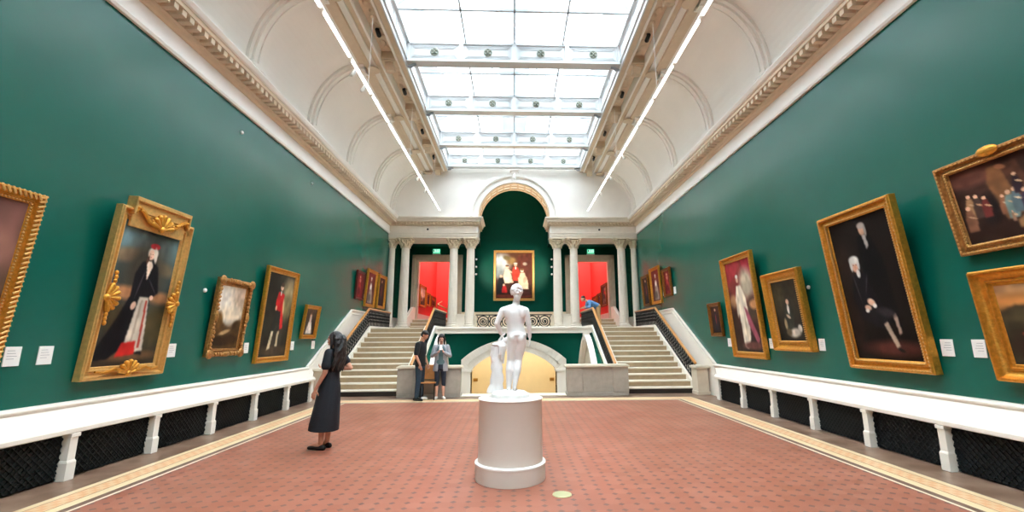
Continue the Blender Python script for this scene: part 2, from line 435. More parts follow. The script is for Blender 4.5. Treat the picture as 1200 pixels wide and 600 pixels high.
# moulded white arches over the side openings
for s_ in (-1, 1):
    m = MB(); pp = []
    for i in range(25):
        t = i/24; y = 13.75+3.2*t
        z = .55+1.12*(1-abs(2*((y-13.75)/3.2)-1.0)**1.7)
        pp.append((y, z))
    for (ya, za), (yb, zb) in zip(pp, pp[1:]):
        for o, dpt in ((0, .09), (.1, .14)):
            m.hexa([(s_*(2.36-dpt+.1), ya, za-.2+o), (s_*(2.36-dpt+.1), yb, zb-.2+o), (s_*2.5, yb, zb-.2+o), (s_*2.5, ya, za-.2+o)], [(s_*(2.36-dpt+.1), ya, za-.1+o), (s_*(2.36-dpt+.1), yb, zb-.1+o), (s_*2.5, yb, zb-.1+o), (s_*2.5, ya, za-.1+o)])
    m.box(*sorted((s_*2.3, s_*2.5)), 15.25, 15.45, 1.5, 1.74)
    m.box(*sorted((s_*2.34, s_*2.5)), 13.7, 13.9, -.9, .5); m.box(*sorted((s_*2.34, s_*2.5)), 16.8, 17.0, -.9, .5)
    m.ell((s_*2.36, 15.35, 1.6), (.06, .07, .1))
    for (ya, za), (yb, zb) in zip(pp, pp[1:]):
        m.hexa([(s_*2.5, ya, -1.0), (s_*2.5, yb, -1.0), (s_*2.52, yb, -1.0), (s_*2.52, ya, -1.0)], [(s_*2.5, ya, za-.15), (s_*2.5, yb, zb-.15), (s_*2.52, yb, zb-.15), (s_*2.52, ya, za-.15)], 1)
    struct(m.build('trim_4', [DADO, STONE]))

# ------------------------------------------------------------------ grand stairs
RZ, TR, Y0S = .1633, .327, 13.42
for s_, sd in ((-1, 'left'), (1, 'right')):
    st = thing('staircase', 'wide cream marble staircase of twelve steps, on the %s side of the room' % sd, 'staircase', (s_*4.23, Y0S, 0), group=None)
    for k in range(12):
        m = MB()
        y = k*TR; z1 = (k+1)*RZ
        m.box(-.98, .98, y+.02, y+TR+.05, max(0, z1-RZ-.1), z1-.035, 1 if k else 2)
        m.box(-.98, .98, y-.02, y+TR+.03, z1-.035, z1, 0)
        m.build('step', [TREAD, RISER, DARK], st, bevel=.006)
    # stringers
    for xin, xout, nm in ((-.98, -1.36, 'inner_stringer'), (.98, 1.24, 'outer_stringer')):
        m = MB()
        e = [(-.3 if nm == 'inner_stringer' else -.3, -.02), (0, RZ+.02), (3.6, LAND+.05), (7.0 if nm == 'outer_stringer' else 6.2, LAND+.05)]
        lowz = -.4
        xa, xb = (xin*s_*1, xout*s_*1)
        x0, x1 = sorted((xa, xb))
        prof = [(.0, .02), (.05, RZ+.06), (3.6, LAND+.07), (6.1, LAND+.07), (6.1, LAND-.2), (3.75, LAND-.2), (.25, .02)]
        m.prism(prof, lambda p, q, t: (t, p, q), x0, x1)
        m.build(nm, DADO, st, bevel=.012)
    # upper flight of four narrow steps to the doorway
    up = thing('upper_steps', 'short flight of cream steps climbing to the %s red doorway' % sd, 'steps', (s_*3.74, 20.75, LAND))
    for k in range(3):
        m = MB(); z1 = (k+1)*.157
        m.box(-.95, .95, k*.36, 1.43, z1-.157, z1-.03, 1); m.box(-.95, .95, k*.36-.02, k*.36+.4 if k < 2 else 1.43, z1-.03, z1, 0)
        m.build('step', [TREAD, RISER], up, bevel=.004)
    m = MB(); prof = [(-.35, 0), (-.35, .5), (-.2, .55), (.9, 1.05), (1.33, 1.05), (1.33, 0)]
    m.prism([(p, q) for p, q in prof], lambda p, q, t: (t, p, q), *sorted((s_*.96, s_*1.1)))
    m.build('sloped_parapet', DADO, up, bevel=.015)

# stone blocks (newels) at the foot
def block(x0, x1, y0, y1, h, label, panels=None):
    t = thing('stone_pier', label, 'pier', ((x0+x1)/2, y0, 0)); w = x1-x0
    m = MB(); m.box(-w/2, w/2, 0, y1-y0, .1, h-.07)
    m.box(-w/2-.02, w/2+.02, -.02, y1-y0, 0, .1)
    if panels:
        for a, b in panels: m.box(a, b, -.03, .02, .1, h-.07)
    m.build('body', GREYST if panels else STONE, t, bevel=.012)
    m = MB(); m.box(-w/2-.05, w/2+.05, -.07, y1-y0+.03, h-.07, h-.02); m.box(-w/2-.02, w/2+.02, -.04, y1-y0, h-.02, h)
    m.build('coping', STONE, t, bevel=.012)
    return t
block(1.48, 3.16, 13.0, 13.38, .84, 'broad grey limestone pier at the foot of the right stairs', [(-.86, -.42), (.42, .86)])
block(-3.16, -1.48, 13.0, 13.38, .84, 'broad grey limestone pier behind the standing couple', [(-.86, -.42), (.42, .86)])
block(5.1, 5.42, 12.95, 13.36, .79, 'slim stone newel against the right wall at the foot of the stairs')
block(-5.42, -5.1, 12.95, 13.36, .79, 'slim stone newel behind the woman in the long dress')

# balustrades
def balustrade(x, label, nk):
    t = thing('stair_balustrade', label, 'balustrade', (x, 13.5, 0))
    yk, ye = 3.45, 6.45
    zr = lambda y: .80+(LAND+.66-.80)*min(1, y/yk)
    zb = lambda y: (RZ+.10)+(LAND+.08-RZ-.10)*min(1, (y+.0)/3.5)
    m = MB()
    prof = [(-.045, 0), (-.045, .035), (-.02, .06), (.02, .06), (.045, .035), (.045, 0)]
    for a, b in ((-.05, yk), (yk, ye)):
        m.hexa([(-.045, a, zr(max(a, 0))), (.045, a, zr(max(a, 0))), (.045, b, zr(b)), (-.045, b, zr(b))], [(-.03, a, zr(max(a, 0))+.06), (.03, a, zr(max(a, 0))+.06), (.03, b, zr(b)+.06), (-.03, b, zr(b)+.06)])
    m.build('handrail', WOOD, t, bevel=.012)
    m = MB()
    for a, b in ((0, yk), (yk, ye)):
        for dz0, dz1 in ((-.05, 0), ):
            m.hexa([(-.02, a, zr(a)+dz0), (.02, a, zr(a)+dz0), (.02, b, zr(b)+dz0), (-.02, b, zr(b)+dz0)], [(-.02, a, zr(a)+dz1), (.02, a, zr(a)+dz1), (.02, b, zr(b)+dz1), (-.02, b, zr(b)+dz1)])
        m.hexa([(-.02, a, zb(a)), (.02, a, zb(a)), (.02, b, zb(b)), (-.02, b, zb(b))], [(-.02, a, zb(a)+.03), (.02, a, zb(a)+.03), (.02, b, zb(b)+.03), (-.02, b, zb(b)+.03)])
    m.build('iron_rail', IRON, t)
    me = None; n = 44
    for i in range(n):
        y = .08+(ye-.16)*i/(n-1)
        if me is None:
            m = MB(); h = .53
            m.box(-.012, .012, -.012, .012, 0, h)
            m.tube([(0, .055*math.cos(a), .16+.055*math.sin(a)) for a in [2*PI*j/10 for j in range(10)]], .009, 5, closed=True)
            m.tube([(0, .055*math.cos(a), .28+.055*math.sin(a)) for a in [2*PI*j/10 for j in range(10)]], .009, 5, closed=True)
            m.tube([(0, .055*math.cos(a), .40+.055*math.sin(a)) for a in [2*PI*j/10 for j in range(10)]], .009, 5, closed=True)
            m.ell((0, 0, .28), (.022, .022, .03), seg=6, rings=5)
            o = m.build('baluster', IRON, t); me = o.data
        else:
            o = bpy.data.objects.new('baluster', me); COL.objects.link(o); o.parent = t
        o.location = (0, y, zb(y)+.01)
    return t
balustrade(-5.28, 'iron stair balustrade with wooden handrail against the left white wall', 0)
balustrade(5.28, 'iron stair balustrade with wooden handrail against the right white wall', 0)
balustrade(-2.93, 'iron stair balustrade with wooden handrail above the standing couple', 0)
balustrade(2.93, 'iron stair balustrade with wooden handrail under the leaning man', 0)

# balcony scroll balustrade between the middle columns
t = thing('balcony_balustrade', 'black scrolled iron balustrade between the middle columns behind the statue', 'balustrade', (0, 19.78, LAND))
m = MB(); m.box(-1.64, 1.64, -.035, .035, .56, .6); m.box(-1.64, 1.64, -.02, .02, .03, .055); m.build('rail', IRON, t, bevel=.006)
for sx in (-1, 1):
    m = MB(); m.box(*sorted((sx*1.6, sx*1.7)), -.06, .06, 0, .56); m.build('end_post', STONE, t)
n = 6; w = 3.16/n
for k in range(n):
    cx = -1.58+w*(k+.5); m = MB(); d = 1 if k < 3 else -1
    R = .235
    m.tube([(R*math.cos(a), 0, .305+R*math.sin(a)) for a in [2*PI*j/24 for j in range(24)]], .024, 6, closed=True)
    m.tube([(d*(.02+.16*(j/26))*math.cos(j*.5), 0, .305+(.02+.16*(j/26))*math.sin(j*.5)) for j in range(27)], .024, 6)
    m.ell((0, 0, .305), (.04, .03, .04))
    for sx in (-1, 1):
        m.tube([(sx*(w/2-.0), 0, .06), (sx*(w/2-.05), 0, .18), (sx*(w/2-.01), 0, .305), (sx*(w/2-.05), 0, .43), (sx*w/2, 0, .55)], .019, 6)
    m.build('scroll_panel', IRON, t, loc=(cx, 0, 0), smooth=True)

# brass rails on the landing
for s_, sd in ((-1, 'left'), (1, 'right')):
    t = thing('brass_rail', 'low brass handrail on the landing before the %s red doorway' % sd, 'handrail', (s_*2.86, 20.0, LAND))
    m = MB(); m.tube([(s_*.0, 0, .82), (s_*.5, .3, 1.08), (s_*.52, 1.6, 1.3)], .025, 8)
    m.tube([(0, 0, 0), (0, 0, .82)], .02, 8); m.tube([(s_*.5, .3, 0), (s_*.5, .3, 1.08)], .02, 8)
    m.build('rail', BRASS, t, smooth=True)

# ------------------------------------------------------------------ columns
def column(x, label, y=19.9, half=False):
    t = thing('column', label, 'column', (x, y, LAND), group=None)
    H = 5.9-LAND; k = .72 if half else 1
    m = MB(); m.box(-.27*k, .27*k, -.27*k, .27*k, 0, .1)
    m.lathe([(.255*k, .1), (.27*k, .12), (.27*k, .15), (.25*k, .17), (.225*k, .18), (.222*k, .2), (.24*k, .215), (.24*k, .235), (.22*k, .25), (.2*k, .255)], seg=28)
    m.build('base', COLST, t, smooth=True)
    m = MB(); prof = []
    for i in range(13):
        u = i/12; r = .2-.032*u**1.6; prof.append((r*k, .25+(H-.25-.42)*u))
    m.lathe(prof, seg=48, flute=1, fl_d=.012*k)
    m.build('shaft', COLST, t)
    m = MB(); z0 = H-.42; k0 = k; k = k*1.12
    m.lathe([(.165*k, z0), (.195*k, z0+.0), (.195*k, z0+.03), (.165*k, z0+.04), (.165*k, z0+.12), (.18*k, z0+.22), (.24*k, z0+.34), (.2*k, z0+.36)], seg=24)
    for tier, (nz, rr, hh, nn) in enumerate(((z0+.06, .2, .15, 8), (z0+.18, .235, .15, 8))):
        for j in range(nn):
            a = 2*PI*(j+.5*tier)/nn
            c, s2 = math.cos(a), math.sin(a)
            m.tube([(c*.17*k, s2*.17*k, nz), (c*rr*.98*k, s2*rr*.98*k, nz+hh*.6), (c*(rr+.05)*k, s2*(rr+.05)*k, nz+hh*.85), (c*(rr+.055)*k, s2*(rr+.055)*k, nz+hh*.65)], [.035*k, .04*k, .03*k, .015*k], 6)
    for j in range(4):
        a = PI/4+j*PI/2; c, s2 = math.cos(a), math.sin(a)
        m.ell((c*.31*k, s2*.31*k, z0+.33), (.06*k, .06*k, .055))
    m.box(-.29*k, .29*k, -.29*k, .29*k, H-.045, H)
    m.build('capital', CAPST, t, smooth=True); k = k0
column(-1.92, 'fluted cream column immediately left of the balcony balustrade')
column(-2.66, 'fluted cream column right of the left red doorway')
column(-4.78, 'fluted cream column left of the left red doorway')
column(1.92, 'fluted cream column immediately right of the balcony balustrade')
column(2.66, 'fluted cream column the leaning man stands beside')
column(4.80, 'fluted cream column right of the right red doorway')
column(-5.36, 'slim cream half column against the left green wall', half=True)
column(5.36, 'slim cream half column against the right green wall', half=True)

# entablatures over the columns
for s_ in (-1, 1):
    m = MB()
    def eb(px, py, z0, z1, mi=0):   # px: projection toward the arch, py: toward the viewer
        m.box(*sorted((s_*(1.66-px), s_*5.49)), YF-py+.06, YE1+.4, z0, z1, mi)
    eb(0, 0, 5.9, 5.99); eb(.03, .03, 5.99, 6.1); eb(.06, .06, 6.1, 6.13); eb(0, 0, 6.13, 6.44)
    eb(.06, .06, 6.44, 6.48, 1); eb(.05, .05, 6.48, 6.57, 1); eb(.2, .2, 6.60, 6.68); eb(.24, .24, 6.68, 6.74); eb(.29, .29, 6.74, 6.8); eb(.12, .12, 6.57, 6.6, 1)
    ent = struct(m.build('trim_5', [COLST, CORN], bevel=.006))
    m = MB()
    x = 1.56
    while x < 5.2:
        m.box(*sorted((s_*x, s_*(x+.08))), YF-.09, YF+.02, 6.49, 6.6); x += .15
    y = YF-.04
    while y < YE1+.35:
        m.box(*sorted((s_*1.51, s_*1.62)), y, y+.08, 6.49, 6.6); y += .15
    m.build('dentils', CORN, ent)

# side cornices
def cornice(s_):
    m = MB()
    P = [(0, 6.08), (.05, 6.08), (.07, 6.12), (.07, 6.16), (.04, 6.18), (.04, 6.44), (.07, 6.46), (.1, 6.46), (.12, 6.5), (.17, 6.52), (.17, 6.60), (.40, 6.63), (.40, 6.70), (.43, 6.72), (.47, 6.78), (.47, 6.81), (0, 6.88)]
    cut = 5
    m.prism([(0, 6.08), (.05, 6.08), (.07, 6.12), (.07, 6.16), (.04, 6.18), (.04, 6.44), (0, 6.44)], lambda p, q, t: (s_*(XW-p), t, q), -6, YF+.06, 0)
    m.prism([(0, 6.44), (.07, 6.44), (.1, 6.46), (.12, 6.5), (.17, 6.52), (.17, 6.60), (.38, 6.63), (.38, 6.70), (0, 6.70)], lambda p, q, t: (s_*(XW-p), t, q), -6, YF+.06, 1)
    m.prism([(0, 6.70), (.40, 6.70), (.43, 6.72), (.47, 6.78), (.47, 6.81), (.2, 6.83), (0, 6.83)], lambda p, q, t: (s_*(XW-p), t, q), -6, YF+.06, 0)
    c = struct(m.build('trim_6', [PLASTER, CORN]))
    m = MB(); y = -1.0
    while y < YF-.1:
        m.box(*sorted((s_*(XW-.36), s_*(XW-.15))), y, y+.095, 6.53, 6.63); y += .172
    o = m.build('modillions', CORN, c); o['kind'] = 'stuff'
for s_ in (-1, 1): cornice(s_)

# vault
VA, VB_, VX, VZ = 1.34, 1.78, 4.08, 7.12
def vp(a, off=0):   # quarter ellipse from springing (a=0) to crown (a=pi/2)
    return (VX+(VA-off)*math.cos(a), VZ+(VB_-off)*math.sin(a))
NB = 18
for s_ in (-1, 1):
    m = MB()
    prof = [(5.42, 6.8), (5.42, VZ)]+[vp(PI/2*i/NB) for i in range(1, NB+1)]+[(3.0, 9.25), (3.0, 9.4), (5.6, 9.4), (5.6, 6.8)]
    # split the concave profile into quads against the outer box
    inner = [(5.42, 6.8)]+[vp(PI/2*i/NB) for i in range(NB+1)]
    for (xa, za), (xb, zb) in zip(inner, inner[1:]):
        m.hexa([(s_*xa, -6, za), (s_*xb, -6, zb), (s_*xb, YE0, zb), (s_*xa, YE0, za)], [(s_*(xa+.12), -6, za+.1), (s_*(xb+.12), -6, zb+.1), (s_*(xb+.12), YE0, zb+.1), (s_*(xa+.12), YE0, za+.1)])
    v = struct(m.build('ceiling_vault', VAULT, smooth=True, angle=50))
    # small fillet line just above the cornice
    m = MB(); m.box(*sorted((s_*5.36, s_*5.45)), -6, YE0, 7.06, 7.1)
    m.build('fillet', PLASTER, v)
BAY = 2.8
RY = [19.55, 17.1, 14.3, 11.5, 8.7, 5.9, 3.1, .3, -2.5]
for s_ in (-1, 1):
    for y in RY:
        m = MB(); n = 22
        for half, off in ((.26, .07), (.17, .13), (.05, .16)):
            y0, y1 = y-half, min(y+half, YE0)
            for i in range(n):
                a, b = PI/2*i/n, PI/2*(i+1)/n
                (xa, za), (xb, zb), (xc, zc), (xd, zd) = vp(a), vp(b), vp(a, off), vp(b, off)
                m.hexa([(s_*xa, y0, za), (s_*xb, y0, zb), (s_*xb, y1, zb), (s_*xa, y1, za)], [(s_*xc, y0, zc), (s_*xd, y0, zd), (s_*xd, y1, zd), (s_*xc, y1, zc)])
        m.box(*sorted((s_*5.3, s_*5.45)), y-.2, min(y+.2, YE0), 6.83, 7.12)
        m.box(*sorted((s_*5.26, s_*5.45)), y-.24, min(y+.24, YE0), 7.06, 7.14)
        struct(m.build('trim_7', VAULT, smooth=True, angle=40))
# soffit beam with coffers beside the skylight
for s_ in (-1, 1):
    m = MB()
    def sb(x0, x1, z0, z1, y0=-6, y1=YE0, mi=0): m.box(*sorted((s_*x0, s_*x1)), y0, y1, z0, z1, mi)
    sb(3.95, 4.2, 8.86, 9.3); sb(3.80, 3.95, 8.93, 9.3, mi=1); sb(3.66, 3.80, 8.97, 9.3); sb(3.60, 3.66, 8.93, 9.3, mi=1)
    sb(3.22, 3.6, 9.22, 9.35); sb(3.16, 3.22, 8.97, 9.35, mi=1); sb(3.02, 3.16, 9.0, 9.35)
    for y in RY: sb(3.2, 3.62, 9.0, 9.3, y-.3, min(y+.3, YE0))
    bmn = struct(m.build('ceiling_beam', [CORN, VAULT], bevel=.01))
    for k, y in enumerate(RY):
        m = MB(); yy = y-.02
        m.prism([(-.2, 9.02), (-.2, 8.93), (-.1, 8.8), (.02, 8.76), (.1, 8.8), (.12, 8.9), (.12, 9.02)], lambda p, q, t: (t, yy+p, q), *sorted((s_*3.3, s_*3.52)))
        m.ell((s_*3.41, yy, 8.8), (.14, .06, .06)); m.box(*sorted((s_*3.2, s_*3.62)), yy-.24, min(yy+.16, YE0), 8.96, 9.02)
        m.build('console', CORN, bmn, bevel=.008)
        if k < 8:
            m = MB()
            for j in range(9):
                yq = y-.45-(BAY-.9)*j/8
                m.ell((s_*(3.41+.05*math.sin(j*1.9)), yq, 9.21), (.09, .12, .035), seg=8, rings=6)
            m.build('leaf_relief', CORN, bmn)
        if k < 7:
            m = MB(); m.lathe([(.0001, 0), (.17, 0), (.17, .03), (.13, .05), (.12, .03), (.05, .02), (.04, .06), (.0001, .06)], c=(s_*3.88, y, 8.83), seg=20)
            m.build('roundel', CORN, bmn, smooth=True)

# dark little ceiling spots in the coffers
proto = None
for s_ in (-1, 1):
    for k in range(6):
        y = RY[k]-BAY*.45
        lab = 'small black ceiling spotlight in the %s row of coffers, number %s from the arch wall' % ('left' if s_ < 0 else 'right', ['one', 'two', 'three', 'four', 'five', 'six'][k])
        if proto is None:
            proto = thing('ceiling_spotlight', lab, 'spotlight', (s_*3.41, y, 9.2), group='spotlights in the ceiling coffers')
            m = MB(); m.lathe([(.03, 0), (.03, -.05)], seg=10); m.build('stem', IRON, proto)
            m = MB(); m.cap((0, -.09, -.1), .05, (0, .09, -.12), .06, seg=10); m.build('head', IRON, proto, smooth=True)
        else: dup(proto, (s_*3.41, y, 9.2), lab)

# ------------------------------------------------------------------ skylight
for s_ in (-1, 1):
    m = MB(); m.box(*sorted((s_*2.98, s_*3.02)), -6, YE0, 8.98, 10.0); m.box(*sorted((s_*2.9, s_*3.0)), -6, YE0, 9.62, 9.7); m.box(*sorted((s_*2.94, s_*3.0)), -6, YE0, 9.12, 9.16)
    for y in RY[:8]:
        for a, b in ((.3, 1.25), (1.47, 2.42)):
            for dz0, dz1, ya, yb in ((9.22, 9.25, a, b), (9.53, 9.56, a, b), (9.22, 9.56, a, a+.03), (9.22, 9.56, b-.03, b)):
                m.box(*sorted((s_*2.96, s_*3.0)), y-yb, y-ya, dz0, dz1)
    struct(m.build('trim_8', SKYWH, bevel=.006))
ros = None
for k, y in enumerate(RY):
    yy = y-.16 if k == 0 else y
    m = MB(); m.box(-2.97, 2.97, yy-.1, yy+.1, 9.1, 9.62); m.box(-2.97, 2.97, yy-.15, yy+.15, 9.06, 9.12); m.box(-2.97, 2.97, yy-.14, yy+.14, 9.6, 9.66)
    for fy in (-1, 1):
        for j in range(5):
            x = -2.95+j*1.475
            m.box(x-.06, x+.06, *sorted((yy+fy*.1, yy+fy*.135)), 9.12, 9.6)
        for j in range(4):
            xa, xb = -2.95+j*1.475+.06, -2.95+(j+1)*1.475-.06
            for q in range(3):   # stepped mouldings round each panel
                o = .05+q*.035
                m.box(xa+o, xb-o, *sorted((yy+fy*.1, yy+fy*.115)), 9.13+o, 9.142+o); m.box(xa+o, xb-o, *sorted((yy+fy*.1, yy+fy*.115)), 9.588-o, 9.6-o)
                m.box(xa+o, xa+o+.012, *sorted((yy+fy*.1, yy+fy*.115)), 9.13+o, 9.6-o); m.box(xb-o-.012, xb-o, *sorted((yy+fy*.1, yy+fy*.115)), 9.13+o, 9.6-o)
    b = struct(m.build('skylight_beam', SKYWH))
    for s_ in (-1, 1):
        mm = MB(); mm.tube([(s_*2.96, yy, 8.96), (s_*2.86, yy, 8.98), (s_*2.8, yy, 9.03), (s_*2.72, yy, 9.05)], [.03, .05, .04, .05], 8); mm.build('bracket', STEEL, b, smooth=True)
    for j in range(4):
        x = -2.95+(j+.5)*1.475
        if ros is None:
            m = MB()
            m.tube([(.1*math.cos(a), 0, .1*math.sin(a)) for a in [2*PI*q/20 for q in range(20)]], .018, 6, closed=True)
            for q in range(4):
                a = PI/4+q*PI/2; m.ell((.055*math.cos(a), -.01, .055*math.sin(a)), (.03, .03, .045), rot=Matrix.Rotation(-a+PI/2, 3, 'Y'), seg=8, rings=6)
            m.ell((0, -.02, 0), (.022, .02, .022), seg=8, rings=6)
            o = m.build('rosette', mat('rosette_grey', (132, 136, 120), .5), b, smooth=True); ros = o.data
        else:
            o = bpy.data.objects.new('rosette', ros); COL.objects.link(o); o.parent = b
        o.location = (x, yy-.115, 9.36)
# glass and bars
win = bpy.data.objects.new('window_1', None); COL.objects.link(win); win['kind'] = 'structure'; win.location = (0, 6.8, 9.7)
m = MB(); m.box(-2.97, 2.97, -12.8, YE0-6.8, 0, .012); m.build('glass', GLASS, win)
m = MB()
for x in (-1.36, 0, 1.36): m.box(x-.022, x+.022, -12.8, YE0-6.8, -.05, .03)
for y in RY:
    for f in (.5,): m.box(-2.97, 2.97, y-BAY*f-.03-6.8, y-BAY*f+.03-6.8, -.05, .03)
m.build('glazing_bar', BARM, win)
# outer roof structure seen through the glass: walkway duct and slanted braces
m = MB(); m.box(-.5, .5, -5, 19.8, 10.5, 10.62)
for y in RY: 
    for s_ in (-1, 1):
        m.hexa([(s_*3.3, y-1.0, 9.9), (s_*3.34, y-1.0, 9.9), (s_*3.34, y-.96, 9.9), (s_*3.3, y-.96, 9.9)], [(s_*.5, y-1.0, 12.2), (s_*.54, y-1.0, 12.2), (s_*.54, y-.96, 12.2), (s_*.5, y-.96, 12.2)])
struct(m.build('ceiling_walkway', POLY))
for s_ in (-1, 1):
    m = MB()
    for y in RY[:7]:
        m.hexa([(s_*3.3, y-.1, 9.9), (s_*3.3, y-1.3, 9.9), (s_*3.34, y-1.3, 9.9), (s_*3.34, y-.1, 9.9)], [(s_*2.3, y-.1, 10.5), (s_*3.1, y-.9, 10.5), (s_*3.14, y-.9, 10.5), (s_*2.34, y-.1, 10.5)])
    struct(m.build('ceiling_gusset', POLY))
# lids so daylight only enters by the skylight
m = MB()
for s_ in (-1, 1): m.box(*sorted((s_*3.0, s_*5.8)), -6.3, YE0+.2, 9.4, 9.5)
m.box(-5.8, 5.8, YE0, YB+.3, 9.3, 9.5)
struct(m.build('ceiling', PLASTER))

# ------------------------------------------------------------------ dado / benches
def dado(s_, yend, posts, kink):
    fn = lambda p, q, t: (s_*(XW-p), t, q)
    m = MB()
    m.prism([(0, .86), (.08, .855), (.11, .835), (.11, .82), (.09, .79), (.0, .77)], fn, -4, kink)
    m.prism([(0, .79), (.09, .79), (.235, .60), (.27, .585), (.32, .575), (.32, .525), (.29, .515), (0, .515)], fn, -4, yend+.1)
    m.prism([(0, .0), (.28, .0), (.28, .52), (0, .52)], fn, yend-.06, yend+.1)
    q0 = [(0, .515), (.32, .525), (.32, .575), (.235, .60), (.09, .79), (0, .79)]; q1 = [(0, .515), (.036, .525), (.036, .575), (.036, .60), (.036, .79), (0, .79)]
    n_ = 6; m.add([fn(p, q, yend+.1) for p, q in q0]+[fn(p, q, yend+.62) for p, q in q1], [tuple(range(n_))[::-1], tuple(range(n_, 2*n_))]+[(i, (i+1) % n_, (i+1) % n_+n_, i+n_) for i in range(n_)])
    # white wall panel beside the stairs
    g = lambda y, z, t: (s_*t, y, z)
    m.prism([(yend+.05, 0), (yend+.05, .8), (kink, .82), (kink+3.05, 2.50), (YB, 2.50), (YB, 1.5), (kink+3.5, 1.5), (kink+.8, 0)], g, XW-.035, XW+.02)
    for (ya, za), (yb, zb) in (((kink-.02, .82), (kink+3.05, 2.50)), ((kink+3.03, 2.50), (19.5, 2.50))):
        m.hexa([(s_*(XW-.07), ya, za-.0), (s_*(XW-.07), yb, zb-.0), (s_*XW, yb, zb-.0), (s_*XW, ya, za-.0)], [(s_*(XW-.07), ya, za+.055), (s_*(XW-.07), yb, zb+.055), (s_*XW, yb, zb+.055), (s_*XW, ya, za+.055)])
        m.hexa([(s_*(XW-.05), ya, za-.12), (s_*(XW-.05), yb, zb-.12), (s_*XW, yb, zb-.12), (s_*XW, ya, za-.12)], [(s_*(XW-.05), ya, za-.08), (s_*(XW-.05), yb, zb-.08), (s_*XW, yb, zb-.08), (s_*XW, ya, za-.08)])
    d = struct(m.build('trim_9', DADO, bevel=.006))
    for y in posts:
        m = MB()
        m.box(-.05, .05, -.05, .05, .22, .48); m.box(-.065, .065, -.06, .06, 0, .2); m.hexa([(-.065, -.06, .2), (.065, -.06, .2), (.065, .06, .2), (-.065, .06, .2)], [(-.05, -.05, .225), (.05, -.05, .225), (.05, .05, .225), (-.05, .05, .225)])
        m.box(-.065, .065, -.06, .06, .475, .52)
        m.build('post', DADO, d, loc=(s_*(XW-.265), y, 0), bevel=.005)
LP = [5.92-1.29*2, 5.92-1.29, 5.92, 7.2, 8.5, 9.82, 11.15]
RP = [5.67-1.25*2, 5.67-1.25, 5.67, 6.9, 8.15, 9.4, 10.64]
dado(-1, 12.45, LP, 12.65); dado(1, 11.95, RP, 12.55)
def grille_mesh(w, h=.5):
    m = MB(); m.box(-.015, 0, -w/2, w/2, 0, h, 1)
    p = .075; n = int((w+h)/p)+1
    for sgn in (1, -1):
        for i in range(n):
            a = -w/2-h+i*p if sgn > 0 else -w/2+i*p
            # line y = a + sgn*z clipped to box
            pts = []
            z0, z1 = 0, h
            ya, yb = (a, a+h) if sgn > 0 else (a, a-h)
            def clip(y0, y1):
                t0, t1 = 0.0, 1.0; d = y1-y0
                for lim, sg in ((-w/2, 1), (w/2, -1)):
                    f0 = (y0-lim)*sg; f1 = (y1-lim)*sg
                    if f0 < 0 and f1 < 0: return None
                    if f0 < 0: t0 = max(t0, f0/(f0-f1))
                    if f1 < 0: t1 = min(t1, f0/(f0-f1))
                return (t0, t1) if t1-t0 > .01 else None
            c = clip(ya, yb)
            if not c: continue
            P = [(ya+(yb-ya)*t, h*t) for t in c]
            hw = .009
            x0 = .0 if sgn > 0 else .006
            m.hexa([(x0, P[0][0]-hw, P[0][1]), (x0, P[0][0]+hw, P[0][1]), (x0, P[1][0]+hw, P[1][1]), (x0, P[1][0]-hw, P[1][1])],
                   [(x0+.008, P[0][0]-hw, P[0][1]), (x0+.008, P[0][0]+hw, P[0][1]), (x0+.008, P[1][0]+hw, P[1][1]), (x0+.008, P[1][0]-hw, P[1][1])])
    return m
def grilles(s_, posts, yend, where):
    ed = posts+[yend]
    for k, (a, b) in enumerate(zip(ed, ed[1:])):
        w = b-a-.06
        m = grille_mesh(w)
        o = m.build('vent_grille', [GRILLE, GRILLEB], None, loc=(s_*(XW-.22), (a+b)/2, .015))
        if s_ > 0: o.rotation_euler = (0, 0, PI)
        tag(o, where[k], 'grille', 'black lattice grilles under the white ledge')
grilles(-1, LP, 12.42, ['black lattice grille nearest the viewer at the left edge', 'black lattice grille at the left edge under the two wall labels', 'black lattice grille under the tall portrait of the woman in black', 'black lattice grille left of the landscape, right of the shell-crested portrait', 'black lattice grille beneath the landscape painting', 'black lattice grille beneath the red coat portrait', 'black lattice grille behind the woman, last before the left stairs'])
grilles(1, RP, 11.92, ['black lattice grille nearest the viewer at the right edge', 'black lattice grille at the right edge under the lower landscape', 'black lattice grille under the big portrait of two dark-clad men', 'black lattice grille just left of the big two-figure portrait', 'black lattice grille under the square dark picture with a dog', 'black lattice grille beneath the portrait in white robes', 'black lattice grille nearest the right stairs'])

